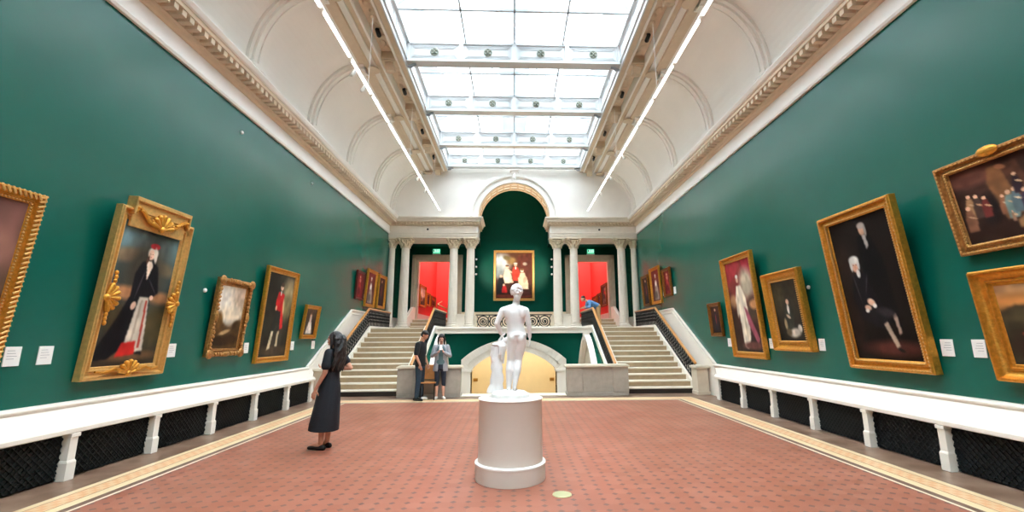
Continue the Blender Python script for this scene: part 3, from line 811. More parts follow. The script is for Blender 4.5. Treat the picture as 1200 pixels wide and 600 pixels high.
# ------------------------------------------------------------------ doors and red rooms
for s_, dn_ in ((-1, 1), (1, 2)):
    m = MB()
    X0, X1 = DX0, DX1
    for o, dp in ((0, .06), (.14, .1)):
        m.box(*sorted((s_*(X0-.14-o+0), s_*(X0-o))), YB-dp, YB, LAND, DZ1+.14+o); m.box(*sorted((s_*(X1+o), s_*(X1+.14+o))), YB-dp, YB, LAND, DZ1+.14+o)
        m.box(*sorted((s_*(X0-o-.14), s_*(X1+o+.14))), YB-dp, YB, DZ1+o, DZ1+.14+o)
    m.box(*sorted((s_*X0, s_*(X0+.03))), YB, YB+.3, DZ0, DZ1); m.box(*sorted((s_*(X1-.03), s_*X1)), YB, YB+.3, DZ0, DZ1); m.box(*sorted((s_*X0, s_*X1)), YB, YB+.3, DZ1-.03, DZ1)
    struct(m.build('door_%d' % dn_, STONE, bevel=.008))
    m = MB(); m.box(*sorted((s_*1.4, s_*4.8)), YB+.3, 28.2, DZ0-.2, DZ0); struct(m.build('floor_gallery', PARQ))
    m = MB(); m.box(*sorted((s_*4.76, s_*4.9)), YB+.3, 28.2, DZ0, 7.2); m.box(*sorted((s_*1.4, s_*4.9)), 28.0, 28.2, DZ0, 7.2); m.box(*sorted((s_*1.3, s_*1.4)), YB+.3, 28.2, DZ0, 7.2)
    struct(m.build('wall_gallery', REDW))
    m = MB(); m.box(*sorted((s_*1.3, s_*4.9)), YB+.3, 28.2, 7.2, 7.3); struct(m.build('ceiling_gallery', PLASTER))
    m = MB(); m.box(*sorted((s_*4.72, s_*4.76)), YB+.3, 28, DZ0, DZ0+.34); m.box(*sorted((s_*1.4, s_*4.76)), 27.96, 28, DZ0, DZ0+.34); struct(m.build('baseboard_gallery', DADO))
    # pale doorway at the back of the red room
    m = MB(); m.box(*sorted((s_*3.5, s_*3.62)), 27.9, 28, DZ0, 5.0); m.box(*sorted((s_*2.4, s_*2.52)), 27.9, 28, DZ0, 5.0); m.box(*sorted((s_*2.4, s_*3.62)), 27.9, 28, 4.9, 5.02); m.box(*sorted((s_*2.52, s_*3.5)), 27.96, 28, DZ0, 4.9)
    struct(m.build('door_%d' % (dn_+2), DADO))
    L = bpy.data.lights.new('gallery_lamp', 'AREA'); L.shape = 'RECTANGLE'; L.size = 1.6; L.size_y = 4; L.energy = 250; L.color = (1, .93, .86)
    lo = bpy.data.objects.new('gallery_lamp', L); COL.objects.link(lo); lo.location = (s_*3.95, 25, 7.15)
    # exit sign
    t = thing('exit_sign', 'green emergency exit sign above the %s red doorway' % ('left' if s_ < 0 else 'right'), 'sign', (s_*3.8, YB-.12, 5.60))
    m = MB(); m.box(-.165, .165, -.03, .1, .03, .26); m.build('sign_box', SIGN, t, bevel=.01)
    m = MB(); m.box(-.15, .15, -.036, -.03, .09, .235); m.build('light_panel', SIGNW, t)
    m = MB()   # running figure and arrow, green on the pale panel
    m.ell((.0, -.04, .222), (.014, .004, .014), seg=8, rings=6)
    m.tube([(-.005, -.04, .2), (-.015, -.04, .165), (.02, -.04, .145), (.0, -.04, .11)], .009, 6); m.tube([(-.015, -.04, .165), (-.04, -.04, .14), (-.06, -.04, .14)], .008, 6); m.tube([(-.03, -.04, .19), (.0, -.04, .195), (.03, -.04, .175)], .007, 6)
    m.box(.06, .12, -.042, -.038, .16, .175); m.tube([(.1, -.04, .145), (.13, -.04, .168), (.1, -.04, .19)], .007, 6)
    m.box(-.14, -.085, -.042, -.038, .115, .225)
    m.build('pictogram', mat('sign_symbol', (20, 120, 84), .5), t)
    m = MB(); m.box(-.19, .19, -.06, .1, -.0, .03); m.build('tray', WHITEP, t, bevel=.006)
# cream dado along the back wall
m = MB(); m.box(-2.62, 2.62, YB-.06, YB, LAND, 2.74); m.box(-2.62, 2.62, YB-.1, YB, 2.74, 2.79); m.box(-2.62, 2.62, YB-.1, YB, LAND, LAND+.15)
struct(m.build('trim_10', mat('back_dado_stone', (248, 232, 204), .5), bevel=.008))
m = MB()
for s_ in (-1, 1):
    m.box(*sorted((s_*2.12, s_*2.46)), 19.78, 20.02, LAND, 2.52); m.box(*sorted((s_*2.1, s_*2.48)), 19.74, 20.06, 2.52, 2.58)
struct(m.build('trim_11', COLST, bevel=.006))
# yellow passage lamps + fixtures
L = bpy.data.lights.new('passage_lamp', 'AREA'); L.shape = 'RECTANGLE'; L.size = 4.5; L.size_y = 1.2; L.energy = 85; L.color = (1, .9, .74)
lo = bpy.data.objects.new('passage_lamp', L); COL.objects.link(lo); lo.location = (0, 18.4, 1.7)
for s_, w_ in ((-1, 'left'), (1, 'right')):
    o = MB(); o.box(-.09, .09, -.03, 0, -.06, .06); o.box(-.06, -.01, -.045, -.03, -.03, .03); o.box(.01, .06, -.045, -.03, -.03, .03)
    q = o.build('wall_socket', BRASS, None, loc=(s_*1.58, 19.6, -.12), bevel=.006); tag(q, 'small brass socket plate low on the yellow wall, %s side' % w_, 'socket')

# ------------------------------------------------------------------ lighting tracks
for s_, sd in ((-1, 'left'), (1, 'right')):
    t = thing('lighting_track', 'long suspended white lighting track under the %s vault' % sd, 'track light', (s_*3.2, 0, 6.98))
    m = MB(); m.box(-.02, .02, -2, 19.2, .0, .04); m.build('rail', WHITEP, t)
    y = 19.0; k = 0
    while y > 0:
        m = MB(); m.box(-.02, .02, y-1.27, y-.06, -.035, 0); m.build('light_segment', LAMP, t); y -= 1.36; k += 1
    for y in (17.4, 13.3, 9.2, 5.0):
        m = MB(); m.tube([(0, y, .05), (0, y, 1.72)], .006, 5); m.build('cable', WHITEP, t)
    for y in ((8.4, 9.0, 14.6, 15.9) if s_ < 0 else (12.6, 14.4, 16.1)):
        m = MB(); m.cap((0, y, -.1), .03, (-s_*-.05, y, -.2), .045); m.build('spot_head', WHITEP, t, smooth=True)
# spots on the inner columns
for s_, sd in ((-1, 'left'), (1, 'right')):
    for z, w_ in ((5.0, 'top'), (4.66, 'middle'), (4.33, 'lowest')):
        t = thing('column_spotlight', 'small white spotlight on the %s inner column, %s of three' % (sd, w_), 'spotlight', (s_*1.68, 20.02, z))
        m = MB(); m.tube([(s_*.07, 0, 0), (0, 0, 0)], .015, 6); m.build('arm', IRON, t)
        m = MB(); m.cap((0, -.03, 0), .04, (0, .07, .01), .045, seg=12); m.build('head', WHITEP, t, smooth=True)
        L = bpy.data.lights.new('spot', 'SPOT'); L.energy = 85; L.spot_size = math.radians(60); L.spot_blend = .8; L.color = (1, .9, .75); L.shadow_soft_size = .05
        lo = bpy.data.objects.new('spot_light', L); COL.objects.link(lo); lo.parent = t; lo.location = (-s_*.03, .14, .0)
        d = Vector((-s_*.9, 2.1, .1 if z > 4.5 else .4)); lo.rotation_euler = d.to_track_quat('-Z', 'Y').to_euler()
# warm uplight inside the arch
L = bpy.data.lights.new('arch_lamp', 'SPOT'); L.energy = 420; L.color = (1, .74, .48); L.spot_size = math.radians(84); L.spot_blend = .5; L.shadow_soft_size = .1
lo = bpy.data.objects.new('arch_lamp', L); COL.objects.link(lo); lo.location = (0, 22.0, 5.4); lo.rotation_euler = (Vector((0, -1.5, 2.3))).to_track_quat('-Z', 'Y').to_euler()
# camera domes on the friezes
for s_, sd in ((-1, 'left'), (1, 'right')):
    o = MB(); o.lathe([(.001, 0), (.045, 0), (.045, .03), (.001, .05)], seg=12); q = o.build('camera_dome', IRON, None, loc=(s_*3.8, YF+.06, 6.28)); q.rotation_euler = (PI/2, 0, 0)
    tag(q, 'tiny black security camera on the %s stone frieze' % sd, 'camera')

# sensors on the side walls
for (x, y, z, lab) in ((-XW, 8.76, 5.68, 'small white round wall sensor high on the left wall, nearer the viewer'), (-XW, 12.0, 5.73, 'small white round wall sensor high on the left wall, farther away'), (-XW, 8.3, 2.45, 'small white round wall sensor left of the landscape painting'), (XW, 8.27, 2.48, 'small white round wall sensor right of the square dark picture')):
    o = MB(); o.lathe([(.001, 0), (.036, 0), (.036, .02), (.026, .032), (.001, .036)], seg=16)
    q = o.build('wall_sensor', WHITEP, None, loc=(x, y, z), smooth=True); q.rotation_euler = (0, PI/2 if x < 0 else -PI/2, 0); tag(q, lab, 'sensor')

# ------------------------------------------------------------------ paintings
def rng(seed): return np.random.RandomState(seed)
def vnoise(h, w, cells, seed):
    r = rng(seed).rand(cells+2, cells+2)
    y = np.linspace(0, cells, h); x = np.linspace(0, cells, w)
    yi = y.astype(int).clip(0, cells); xi = x.astype(int).clip(0, cells); fy = (y-yi)[:, None]; fx = (x-xi)[None, :]
    fy = fy*fy*(3-2*fy); fx = fx*fx*(3-2*fx)
    a = r[yi][:, xi]; b = r[yi][:, np.minimum(xi+1, cells+1)]; c = r[np.minimum(yi+1, cells+1)][:, xi]; d = r[np.minimum(yi+1, cells+1)][:, np.minimum(xi+1, cells+1)]
    return a*(1-fx)*(1-fy)+b*fx*(1-fy)+c*(1-fx)*fy+d*fx*fy
def paint(nw, nh, top, bot, ops, seed=1, nz=.35):
    v, u = np.meshgrid(np.linspace(0, 1, nh), np.linspace(0, 1, nw), indexing='ij')
    img = np.array(top)[None, None, :]*(1-v[..., None])+np.array(bot)[None, None, :]*v[..., None]
    n = .6*vnoise(nh, nw, 4, seed)+.4*vnoise(nh, nw, 11, seed+1)
    img = img*(1-nz+2*nz*n[..., None])
    for op in ops:
        k = op[0]; col = np.array(op[-2], float); soft = op[-1]
        if k == 'e':
            _, cx, cy, rx, ry, ang = op[:6]
            a = math.radians(ang); du, dv = (u-cx), (v-cy)*(nh/nw)
            x = du*math.cos(a)+dv*math.sin(a); y = -du*math.sin(a)+dv*math.cos(a)
            d = np.sqrt((x/rx)**2+(y/(ry*nh/nw))**2); al = np.clip((1-d)/max(soft, .01)+.5, 0, 1)
        else:
            poly = op[1]; ins = np.zeros(u.shape, bool); j = len(poly)-1
            for i in range(len(poly)):
                xi, yi = poly[i]; xj, yj = poly[j]
                c = ((yi > v) != (yj > v)) & (u < (xj-xi)*(v-yi)/((yj-yi) if abs(yj-yi) > 1e-9 else 1e-9)+xi); ins ^= c; j = i
            al = ins.astype(float)
            for _ in range(int(soft)):
                p = np.pad(al, 1, mode='edge'); al = (p[:-2, 1:-1]+p[2:, 1:-1]+p[1:-1, :-2]+p[1:-1, 2:]+p[1:-1, 1:-1])/5
        n2 = .85+.3*vnoise(nh, nw, 14, seed+5)
        img = img*(1-al[..., None])+(col*n2[..., None])*al[..., None]
    return np.clip(255*(np.clip(img, 0, 255)/255)**.86, 0, 255)
def canvas_mat():
    m = bpy.data.materials.new('oil_paint'); m.use_nodes = True; nt = m.node_tree; b = nt.nodes['Principled BSDF']
    a = nt.nodes.new('ShaderNodeAttribute'); a.attribute_name = 'paint'; nt.links.new(a.outputs['Color'], b.inputs['Base Color'])
    b.inputs['Roughness'].default_value = .5; b.inputs['Specular IOR Level'].default_value = .12
    tc = nt.nodes.new('ShaderNodeTexCoord'); n = nt.nodes.new('ShaderNodeTexNoise'); n.inputs['Scale'].default_value = 40; nt.links.new(tc.outputs['Object'], n.inputs['Vector'])
    bp = nt.nodes.new('ShaderNodeBump'); bp.inputs['Strength'].default_value = .15; bp.inputs['Distance'].default_value = .01; nt.links.new(n.outputs['Fac'], bp.inputs['Height']); nt.links.new(bp.outputs['Normal'], b.inputs['Normal'])
    return m
CANV = canvas_mat()
def canvas(w, h, img, parent, x0, y0, z):
    nh, nw, _ = img.shape
    vs = [(x0+w*i/(nw-1), y0+h*(1-j/(nh-1)), z) for j in range(nh) for i in range(nw)]
    fs = [(j*nw+i, (j+1)*nw+i, (j+1)*nw+i+1, j*nw+i+1) for j in range(nh-1) for i in range(nw-1)]
    me = bpy.data.meshes.new('canvas'); me.from_pydata(vs, [], fs); me.materials.append(CANV)
    s = img/255.; l = np.where(s <= .04045, s/12.92, ((s+.055)/1.055)**2.4)
    at = me.color_attributes.new('paint', 'FLOAT_COLOR', 'POINT')
    at.data.foreach_set('color', np.concatenate([l.reshape(-1, 3), np.ones((nw*nh, 1))], 1).astype(np.float32).ravel())
    o = bpy.data.objects.new('canvas', me); COL.objects.link(o); o.parent = parent
    return o

def frame_mesh(m, w, h, prof, mi=0):      # prof: (inset, height) from outer edge inward; local x right, y up, z out
    n = len(prof)
    loops = []
    for (ins, z) in prof:
        loops.append([(-w/2+ins, ins, z), (w/2-ins, ins, z), (w/2-ins, h-ins, z), (-w/2+ins, h-ins, z)])
    vs = [p for l in loops for p in l]
    fs = [(j*4+k, j*4+(k+1) % 4, ((j+1) % n)*4+(k+1) % 4, ((j+1) % n)*4+k) for j in range(n) for k in range(4)]
    m.add(vs, fs, mi)
def beads(m, w, h, ins, z, r, step, ell=(1, 1, 1), mi=0):
    for (x0, y0, x1, y1) in ((-w/2+ins, ins, w/2-ins, ins), (w/2-ins, ins, w/2-ins, h-ins), (w/2-ins, h-ins, -w/2+ins, h-ins), (-w/2+ins, h-ins, -w/2+ins, ins)):
        L = math.hypot(x1-x0, y1-y0); n = max(2, int(L/step)); ang = math.atan2(y1-y0, x1-x0)
        R = Matrix.Rotation(ang, 3, 'Z')
        for i in range(n):
            f = (i+.5)/n; m.ell((x0+(x1-x0)*f, y0+(y1-y0)*f, z), (r*ell[0], r*ell[1], r*ell[2]), rot=R @ Matrix.Rotation(math.radians(0), 3, 'Z'), seg=6, rings=4, mi=mi) if False else m.ell((x0+(x1-x0)*f, y0+(y1-y0)*f, z), (r*ell[0], r*ell[1], r*ell[2]), R, 6, 4, mi)
def shell(m, cx, cy, z, R, ang0, mi=0):     # scallop shell fan
    for k in range(7):
        a = ang0+math.radians(-75+25*k)
        p0 = Vector((cx, cy, z)); p1 = p0+Vector((math.cos(a), math.sin(a), 0))*R
        m.cap(p0, R*.12, p1+Vector((0, 0, .01)), R*.2, 8, mi)
    m.ell((cx, cy, z+.01), (R*.28, R*.28, R*.2), None, 10, 6, mi)
def scroll(m, pts, r, mi=0):
    m.tube([Vector(p) for p in pts], r, 6, mi)

def wall_matrix(side, yc, z, tilt):
    # local x: to the viewer's right when facing the picture; y: up; z: out of the wall
    if side < 0: X, Z = Vector((0, 1, 0)), Vector((1, 0, 0)); x = -XW
    elif side > 0: X, Z = Vector((0, -1, 0)), Vector((-1, 0, 0)); x = XW
    Yv = Vector((0, 0, 1))
    Yt = (Yv*math.cos(tilt)+Z*math.sin(tilt)); Zt = (Z*math.cos(tilt)-Yv*math.sin(tilt))
    M = Matrix.Identity(4)
    for i in range(3): M[i][0] = X[i]; M[i][1] = Yt[i]; M[i][2] = Zt[i]
    M.translation = Vector((x, yc, z))+Z*.012
    return M
PROFS = {
 'plain': lambda W, D: [(0, 0), (0, D*.8), (W*.06, D*.85), (W*.1, D), (W*.22, D), (W*.26, D*.72), (W*.36, D*.5), (W*.6, D*.5), (W*.66, D*.68), (W*.76, D*.68), (W*.8, D*.45), (W*.9, D*.42), (W, D*.3), (W, 0)],
 'cove': lambda W, D: [(0, 0), (0, D*.75), (W*.05, D*.8), (W*.08, D), (W*.18, D), (W*.22, D*.8), (W*.3, D*.6), (W*.45, D*.42), (W*.62, D*.34), (W*.66, D*.5), (W*.76, D*.52), (W*.8, D*.36), (W*.93, D*.34), (W, D*.25), (W, 0)],
}
def picture(side, y0, y1, z0, h, lean, label, img_fn, mt, fw=.12, fd=.1, prof='plain', deco=None, res=46, name='framed_picture', mt2=None, mtx=None):
    w = abs(y1-y0); tilt = math.asin(min(.2, lean/h))
    M = mtx if mtx is not None else wall_matrix(side, (y0+y1)/2, z0, tilt)
    t = thing(name, label, 'picture', mtx=M)
    m = MB(); frame_mesh(m, w, h, PROFS[prof](fw, fd))
    if deco == 'beads': beads(m, w, h, fw*.9, fd*.5, .016, .04, (1, .8, 1), 1)
    if deco == 'gadroon':
        for (xa, ya, xb, yb) in ((-w/2, 0, w/2, 0), (w/2, 0, w/2, h), (w/2, h, -w/2, h), (-w/2, h, -w/2, 0)):
            L = math.hypot(xb-xa, yb-ya); n = int(L/.052); d = Vector((xb-xa, yb-ya, 0))/L; nn = Vector((-d.y, d.x, 0))
            for i in range(n):
                p = Vector((xa, ya, 0))+d*(L*(i+.5)/n)+nn*.035
                m.cap(p+nn*.028-d*.012+Vector((0, 0, fd*.95)), .013, p-nn*.025+d*.014+Vector((0, 0, fd*.9)), .015, 6, 1)
        beads(m, w, h, fw*.88, fd*.5, .014, .035, (1, .8, 1), 1)
    if deco == 'rope':
        beads(m, w, h, fw*.84, fd*.62, .02, .035, (1, .7, 1), 1); beads(m, w, h, fw*.25, fd*.98, .014, .05, (1.4, .8, .7), 1)
    if deco == 'rococo':
        r = rng(5)
        for (xa, ya, xb, yb) in ((-w/2, 0, w/2, 0), (w/2, 0, w/2, h), (w/2, h, -w/2, h), (-w/2, h, -w/2, 0)):
            L = math.hypot(xb-xa, yb-ya); n = int(L/.07); d = Vector((xb-xa, yb-ya, 0))/L; nn = Vector((-d.y, d.x, 0))
            for i in range(n+1):
                p = Vector((xa, ya, fd*.9))+d*(L*i/n)+nn*(.03+.03*r.rand())
                m.ell(p, (.03+.02*r.rand(), .025+.02*r.rand(), .02+.015*r.rand()), Matrix.Rotation(r.rand()*3, 3, 'Z'), 7, 5, 1)
            q = Vector((xa, ya, fd))+nn*.05+d*.05
            m.ell(q, (.09, .09, .04), None, 10, 6, 1)
            q = Vector(((xa+xb)/2, (ya+yb)/2, fd))+nn*.04
            m.ell(q, (.1 if abs(d.x) > .5 else .05, .05 if abs(d.x) > .5 else .1, .035), None, 10, 6, 1)
    m.build('frame', [mt, mt2 or mt], t, smooth=True, angle=30)
    iw, ih = w-2*fw+.02, h-2*fw+.02
    nw = res; nh = max(12, int(res*ih/iw))
    canvas(iw, ih, img_fn(nw, nh), t, -iw/2, fw-.01, fd*.28)
    return t, w, h

# ---- subject painters
SK = (214, 164, 132)
def P_shellady(nw, nh):
    return paint(nw, nh, (72, 98, 100), (46, 36, 26), [
        ('e', .12, .12, .34, .1, 0, (96, 128, 134), .8), ('e', .85, .16, .25, .1, 10, (80, 104, 104), .8), ('e', .18, .24, .3, .05, -8, (150, 124, 92), .7), ('e', .8, .3, .2, .05, 10, (120, 104, 76), .8),
        ('e', .5, .34, .36, .26, 0, (52, 46, 36), .9), ('e', .22, .5, .3, .045, 0, (168, 110, 70), .8), ('e', .88, .52, .2, .045, 0, (156, 104, 66), .8), ('e', .85, .72, .25, .14, 0, (66, 56, 34), .8), ('e', .12, .66, .2, .1, 0, (60, 50, 32), .8), ('e', .5, .93, .5, .035, 0, (88, 62, 40), .7),
        ('p', [(.42, .27), (.60, .25), (.70, .29), (.76, .40), (.80, .48), (.68, .53), (.70, .72), (.74, .93), (.34, .90), (.22, .95), (.02, .96), (.0, .90), (.2, .70), (.34, .52), (.34, .36)], (13, 12, 15), 2),
        ('p', [(.50, .52), (.66, .52), (.72, .78), (.74, .9), (.40, .92), (.44, .76)], (206, 190, 168), 2), ('p', [(.54, .54), (.57, .54), (.54, .86), (.50, .86)], (168, 148, 128), 1),
        ('p', [(.38, .845), (.60, .83), (.62, .925), (.32, .94)], (190, 30, 26), 2), ('p', [(.615, .54), (.645, .54), (.68, .88), (.64, .88)], (176, 56, 42), 1),
        ('p', [(.49, .26), (.57, .255), (.61, .29), (.55, .40)], (236, 206, 178), 1), ('e', .565, .195, .085, .042, 0, (214, 198, 178), .4), ('e', .54, .21, .052, .038, 0, (226, 176, 146), .3), ('e', .58, .145, .085, .022, 0, (160, 32, 34), .4), ('e', .615, .21, .028, .055, -10, (208, 192, 172), .5), ('e', .5, .25, .02, .03, 10, (80, 50, 38), .5),
        ('e', .525, .205, .008, .004, 0, (60, 36, 30), .5), ('e', .56, .205, .008, .004, 0, (60, 36, 30), .5), ('e', .54, .23, .012, .003, 0, (170, 70, 64), .5),
        ('e', .43, .585, .04, .03, 20, (226, 180, 152), .4), ('e', .46, .43, .012, .1, 12, (44, 40, 44), .8), ('e', .68, .44, .012, .06, -40, (40, 38, 42), .8), ('e', .7, .52, .035, .018, 0, (214, 170, 142), .4)], 3, .25)
def P_redcoat(nw, nh):
    return paint(nw, nh, (44, 42, 34), (34, 28, 20), [
        ('e', .85, .25, .25, .2, 0, (150, 130, 92), .9), ('e', .8, .4, .2, .15, 0, (110, 96, 60), .9), ('e', .2, .3, .3, .3, 0, (30, 28, 22), .8), ('e', .5, .93, .6, .06, 0, (60, 46, 32), .8),
        ('p', [(.44, .22), (.66, .24), (.7, .45), (.74, .66), (.62, .68), (.58, .5), (.42, .46), (.38, .34)], (186, 30, 30), 1),
        ('p', [(.42, .44), (.6, .46), (.64, .68), (.54, .72), (.52, .56), (.44, .72), (.34, .7)], (28, 30, 26), 1),
        ('p', [(.36, .7), (.44, .7), (.38, .9), (.28, .92)], (196, 178, 140), 1), ('p', [(.58, .7), (.65, .69), (.64, .88), (.56, .88)], (190, 172, 134), 1),
        ('e', .54, .16, .055, .04, 0, SK, .3), ('e', .55, .13, .06, .028, 0, (70, 52, 40), .5), ('e', .53, .235, .02, .03, 0, (224, 214, 196), .4), ('e', .42, .42, .03, .03, 0, SK, .4), ('e', .68, .4, .03, .1, -8, (200, 160, 110), .6)], 11)
def P_landscape(nw, nh):
    return paint(nw, nh, (206, 190, 166), (60, 40, 22), [
        ('e', .3, .28, .5, .3, 20, (226, 214, 196), .9), ('e', .9, .2, .4, .2, 0, (190, 160, 132), .9), ('e', .5, .45, .6, .12, 0, (230, 208, 176), .9),
        ('p', [(0, .5), (.15, .46), (.25, .56), (.42, .64), (.6, .66), (.78, .56), (1, .52), (1, 1), (0, 1)], (74, 50, 26), 3),
        ('e', .1, .56, .16, .14, 0, (96, 64, 28), .6), ('e', .85, .66, .2, .1, 0, (58, 40, 22), .6), ('e', .4, .74, .2, .03, -15, (188, 150, 100), .6), ('e', .3, .88, .4, .08, 0, (40, 26, 16), .6), ('e', .7, .85, .3, .08, 0, (52, 34, 20), .6)], 21, .15)
def P_whitegirl(nw, nh):
    return paint(nw, nh, (70, 50, 36), (40, 28, 22), [('p', [(.38, .5), (.62, .5), (.78, .95), (.2, .95)], (224, 206, 190), 1), ('e', .5, .4, .1, .14, 0, (200, 170, 150), .4), ('e', .5, .25, .09, .07, 0, SK, .3), ('e', .5, .17, .1, .05, 0, (90, 60, 40), .4)], 31)
def P_crimson(nw, nh):
    return paint(nw, nh, (110, 24, 24), (84, 16, 18), [('p', [(.4, .25), (.62, .25), (.7, .6), (.6, .95), (.36, .95), (.34, .6)], (150, 40, 38), 1), ('e', .5, .16, .09, .05, 0, (206, 150, 120), .4), ('e', .52, .3, .12, .08, 0, (190, 120, 100), .6), ('e', .45, .75, .2, .15, 0, (70, 12, 16), .7)], 41)
def P_whitedress(nw, nh):
    return paint(nw, nh, (112, 26, 24), (70, 40, 34), [('p', [(.42, .32), (.6, .32), (.72, .66), (.8, .95), (.26, .95), (.34, .62)], (150, 130, 118), 1), ('p', [(.42, .36), (.58, .36), (.62, .52), (.4, .52)], (226, 216, 204), 1), ('e', .5, .22, .07, .05, 0, SK, .3), ('e', .5, .17, .08, .035, 0, (220, 214, 206), .4), ('e', .4, .8, .2, .12, 0, (84, 72, 64), .7)], 51)
def P_dark(nw, nh, seed=61):
    return paint(nw, nh, (58, 26, 20), (26, 18, 18), [('p', [(.4, .22), (.6, .22), (.72, .6), (.66, .92), (.32, .92), (.3, .5)], (26, 26, 34), 1), ('e', .5, .14, .08, .05, 0, SK, .4), ('e', .5, .5, .06, .2, 0, (120, 40, 40), .7)], seed)
def P_whiterobe(nw, nh):
    return paint(nw, nh, (120, 40, 38), (34, 26, 22), [
        ('p', [(0, 0), (.6, 0), (.4, .14), (.2, .2), (0, .26)], (140, 38, 44), 3), ('p', [(.62, 0), (.95, 0), (1, .3), (.84, .34), (.72, .14)], (130, 30, 40), 3),
        ('e', .74, .27, .24, .16, 0, (176, 160, 134), .7), ('e', .84, .55, .2, .12, 0, (60, 46, 34), .7), ('e', .9, .5, .14, .05, 0, (196, 130, 80), .7), ('e', .15, .45, .14, .08, 0, (176, 120, 80), .6), ('e', .1, .7, .2, .2, 0, (44, 28, 22), .7),
        ('p', [(.34, .28), (.52, .28), (.64, .42), (.66, .66), (.6, .86), (.46, .97), (.34, .94), (.32, .62), (.24, .44)], (222, 206, 180), 2), ('p', [(.52, .5), (.64, .56), (.92, .86), (.84, .92), (.6, .7)], (150, 70, 84), 2),
        ('e', .41, .21, .045, .035, 0, SK, .3), ('e', .41, .175, .05, .022, 0, (200, 190, 176), .4), ('e', .3, .5, .05, .12, 12, (196, 180, 154), .5), ('e', .5, .7, .03, .16, 0, (186, 168, 140), .6), ('e', .65, .93, .35, .04, 0, (90, 50, 44), .7)], 71)
def P_darkdog(nw, nh):
    return paint(nw, nh, (36, 32, 26), (24, 20, 16), [
        ('e', .2, .25, .3, .25, 0, (52, 44, 30), .9), ('e', .8, .3, .2, .3, 0, (40, 34, 26), .9), ('p', [(.44, .38), (.62, .38), (.68, .6), (.62, .8), (.36, .8), (.34, .55)], (40, 40, 34), 1),
        ('e', .53, .36, .055, .045, 0, SK, .4), ('e', .52, .48, .04, .08, 0, (216, 204, 190), .5), ('e', .48, .6, .08, .025, 30, (186, 160, 132), .5), ('e', .33, .72, .05, .09, 0, (170, 140, 100), .6), ('e', .62, .87, .2, .07, -8, (206, 190, 170), .6), ('e', .82, .8, .07, .06, 0, (190, 176, 160), .5), ('e', .4, .86, .1, .06, 0, (84, 70, 50), .6)], 81)
def P_twomen(nw, nh):
    return paint(nw, nh, (19, 14, 12), (14, 10, 9), [
        ('e', .12, .36, .22, .2, 0, (30, 22, 18), .9), ('e', .1, .75, .12, .2, 0, (26, 18, 15), .8), ('e', .6, .92, .4, .05, 0, (66, 30, 24), .9),
        ('p', [(.44, .14), (.64, .14), (.76, .32), (.80, .8), (.5, .7), (.42, .4)], (9, 8, 9), 2),
        ('e', .55, .1, .05, .04, 0, (196, 146, 114), .4), ('e', .55, .07, .06, .024, 0, (150, 140, 130), .5), ('e', .6, .11, .02, .04, 0, (140, 130, 120), .6), ('p', [(.53, .14), (.59, .14), (.60, .22), (.56, .24)], (176, 166, 156), 1),
        ('p', [(.22, .41), (.42, .39), (.52, .54), (.66, .72), (.62, .80), (.46, .78), (.24, .72), (.16, .56)], (15, 13, 16), 2), ('e', .26, .5, .012, .09, -8, (46, 42, 46), .8), ('e', .42, .48, .01, .07, 20, (44, 40, 44), .8),
        ('e', .305, .335, .058, .048, 0, (222, 158, 126), .35), ('e', .305, .295, .08, .03, 0, (214, 208, 198), .5), ('e', .245, .33, .022, .045, 0, (204, 198, 188), .5), ('e', .365, .33, .02, .04, 0, (196, 190, 180), .5), ('e', .335, .395, .03, .03, 0, (228, 220, 208), .5),
        ('e', .285, .33, .007, .004, 0, (50, 30, 26), .5), ('e', .33, .33, .007, .004, 0, (50, 30, 26), .5), ('e', .31, .36, .014, .003, 0, (160, 84, 72), .5), ('e', .31, .345, .008, .008, 0, (200, 130, 104), .6),
        ('e', .43, .605, .06, .024, 25, (214, 166, 136), .5), ('e', .36, .64, .05, .018, 10, (206, 160, 132), .5), ('e', .47, .63, .03, .016, 0, (224, 214, 202), .5), ('e', .34, .66, .03, .014, 0, (214, 204, 192), .6),
        ('p', [(.54, .76), (.60, .74), (.70, .90), (.65, .92)], (168, 142, 120), 1), ('p', [(.70, .70), (.75, .69), (.77, .82), (.73, .83)], (150, 122, 104), 1), ('e', .7, .93, .05, .012, 20, (24, 18, 16), .5), ('e', .62, .68, .12, .03, 15, (34, 30, 32), .8)], 91, .2)
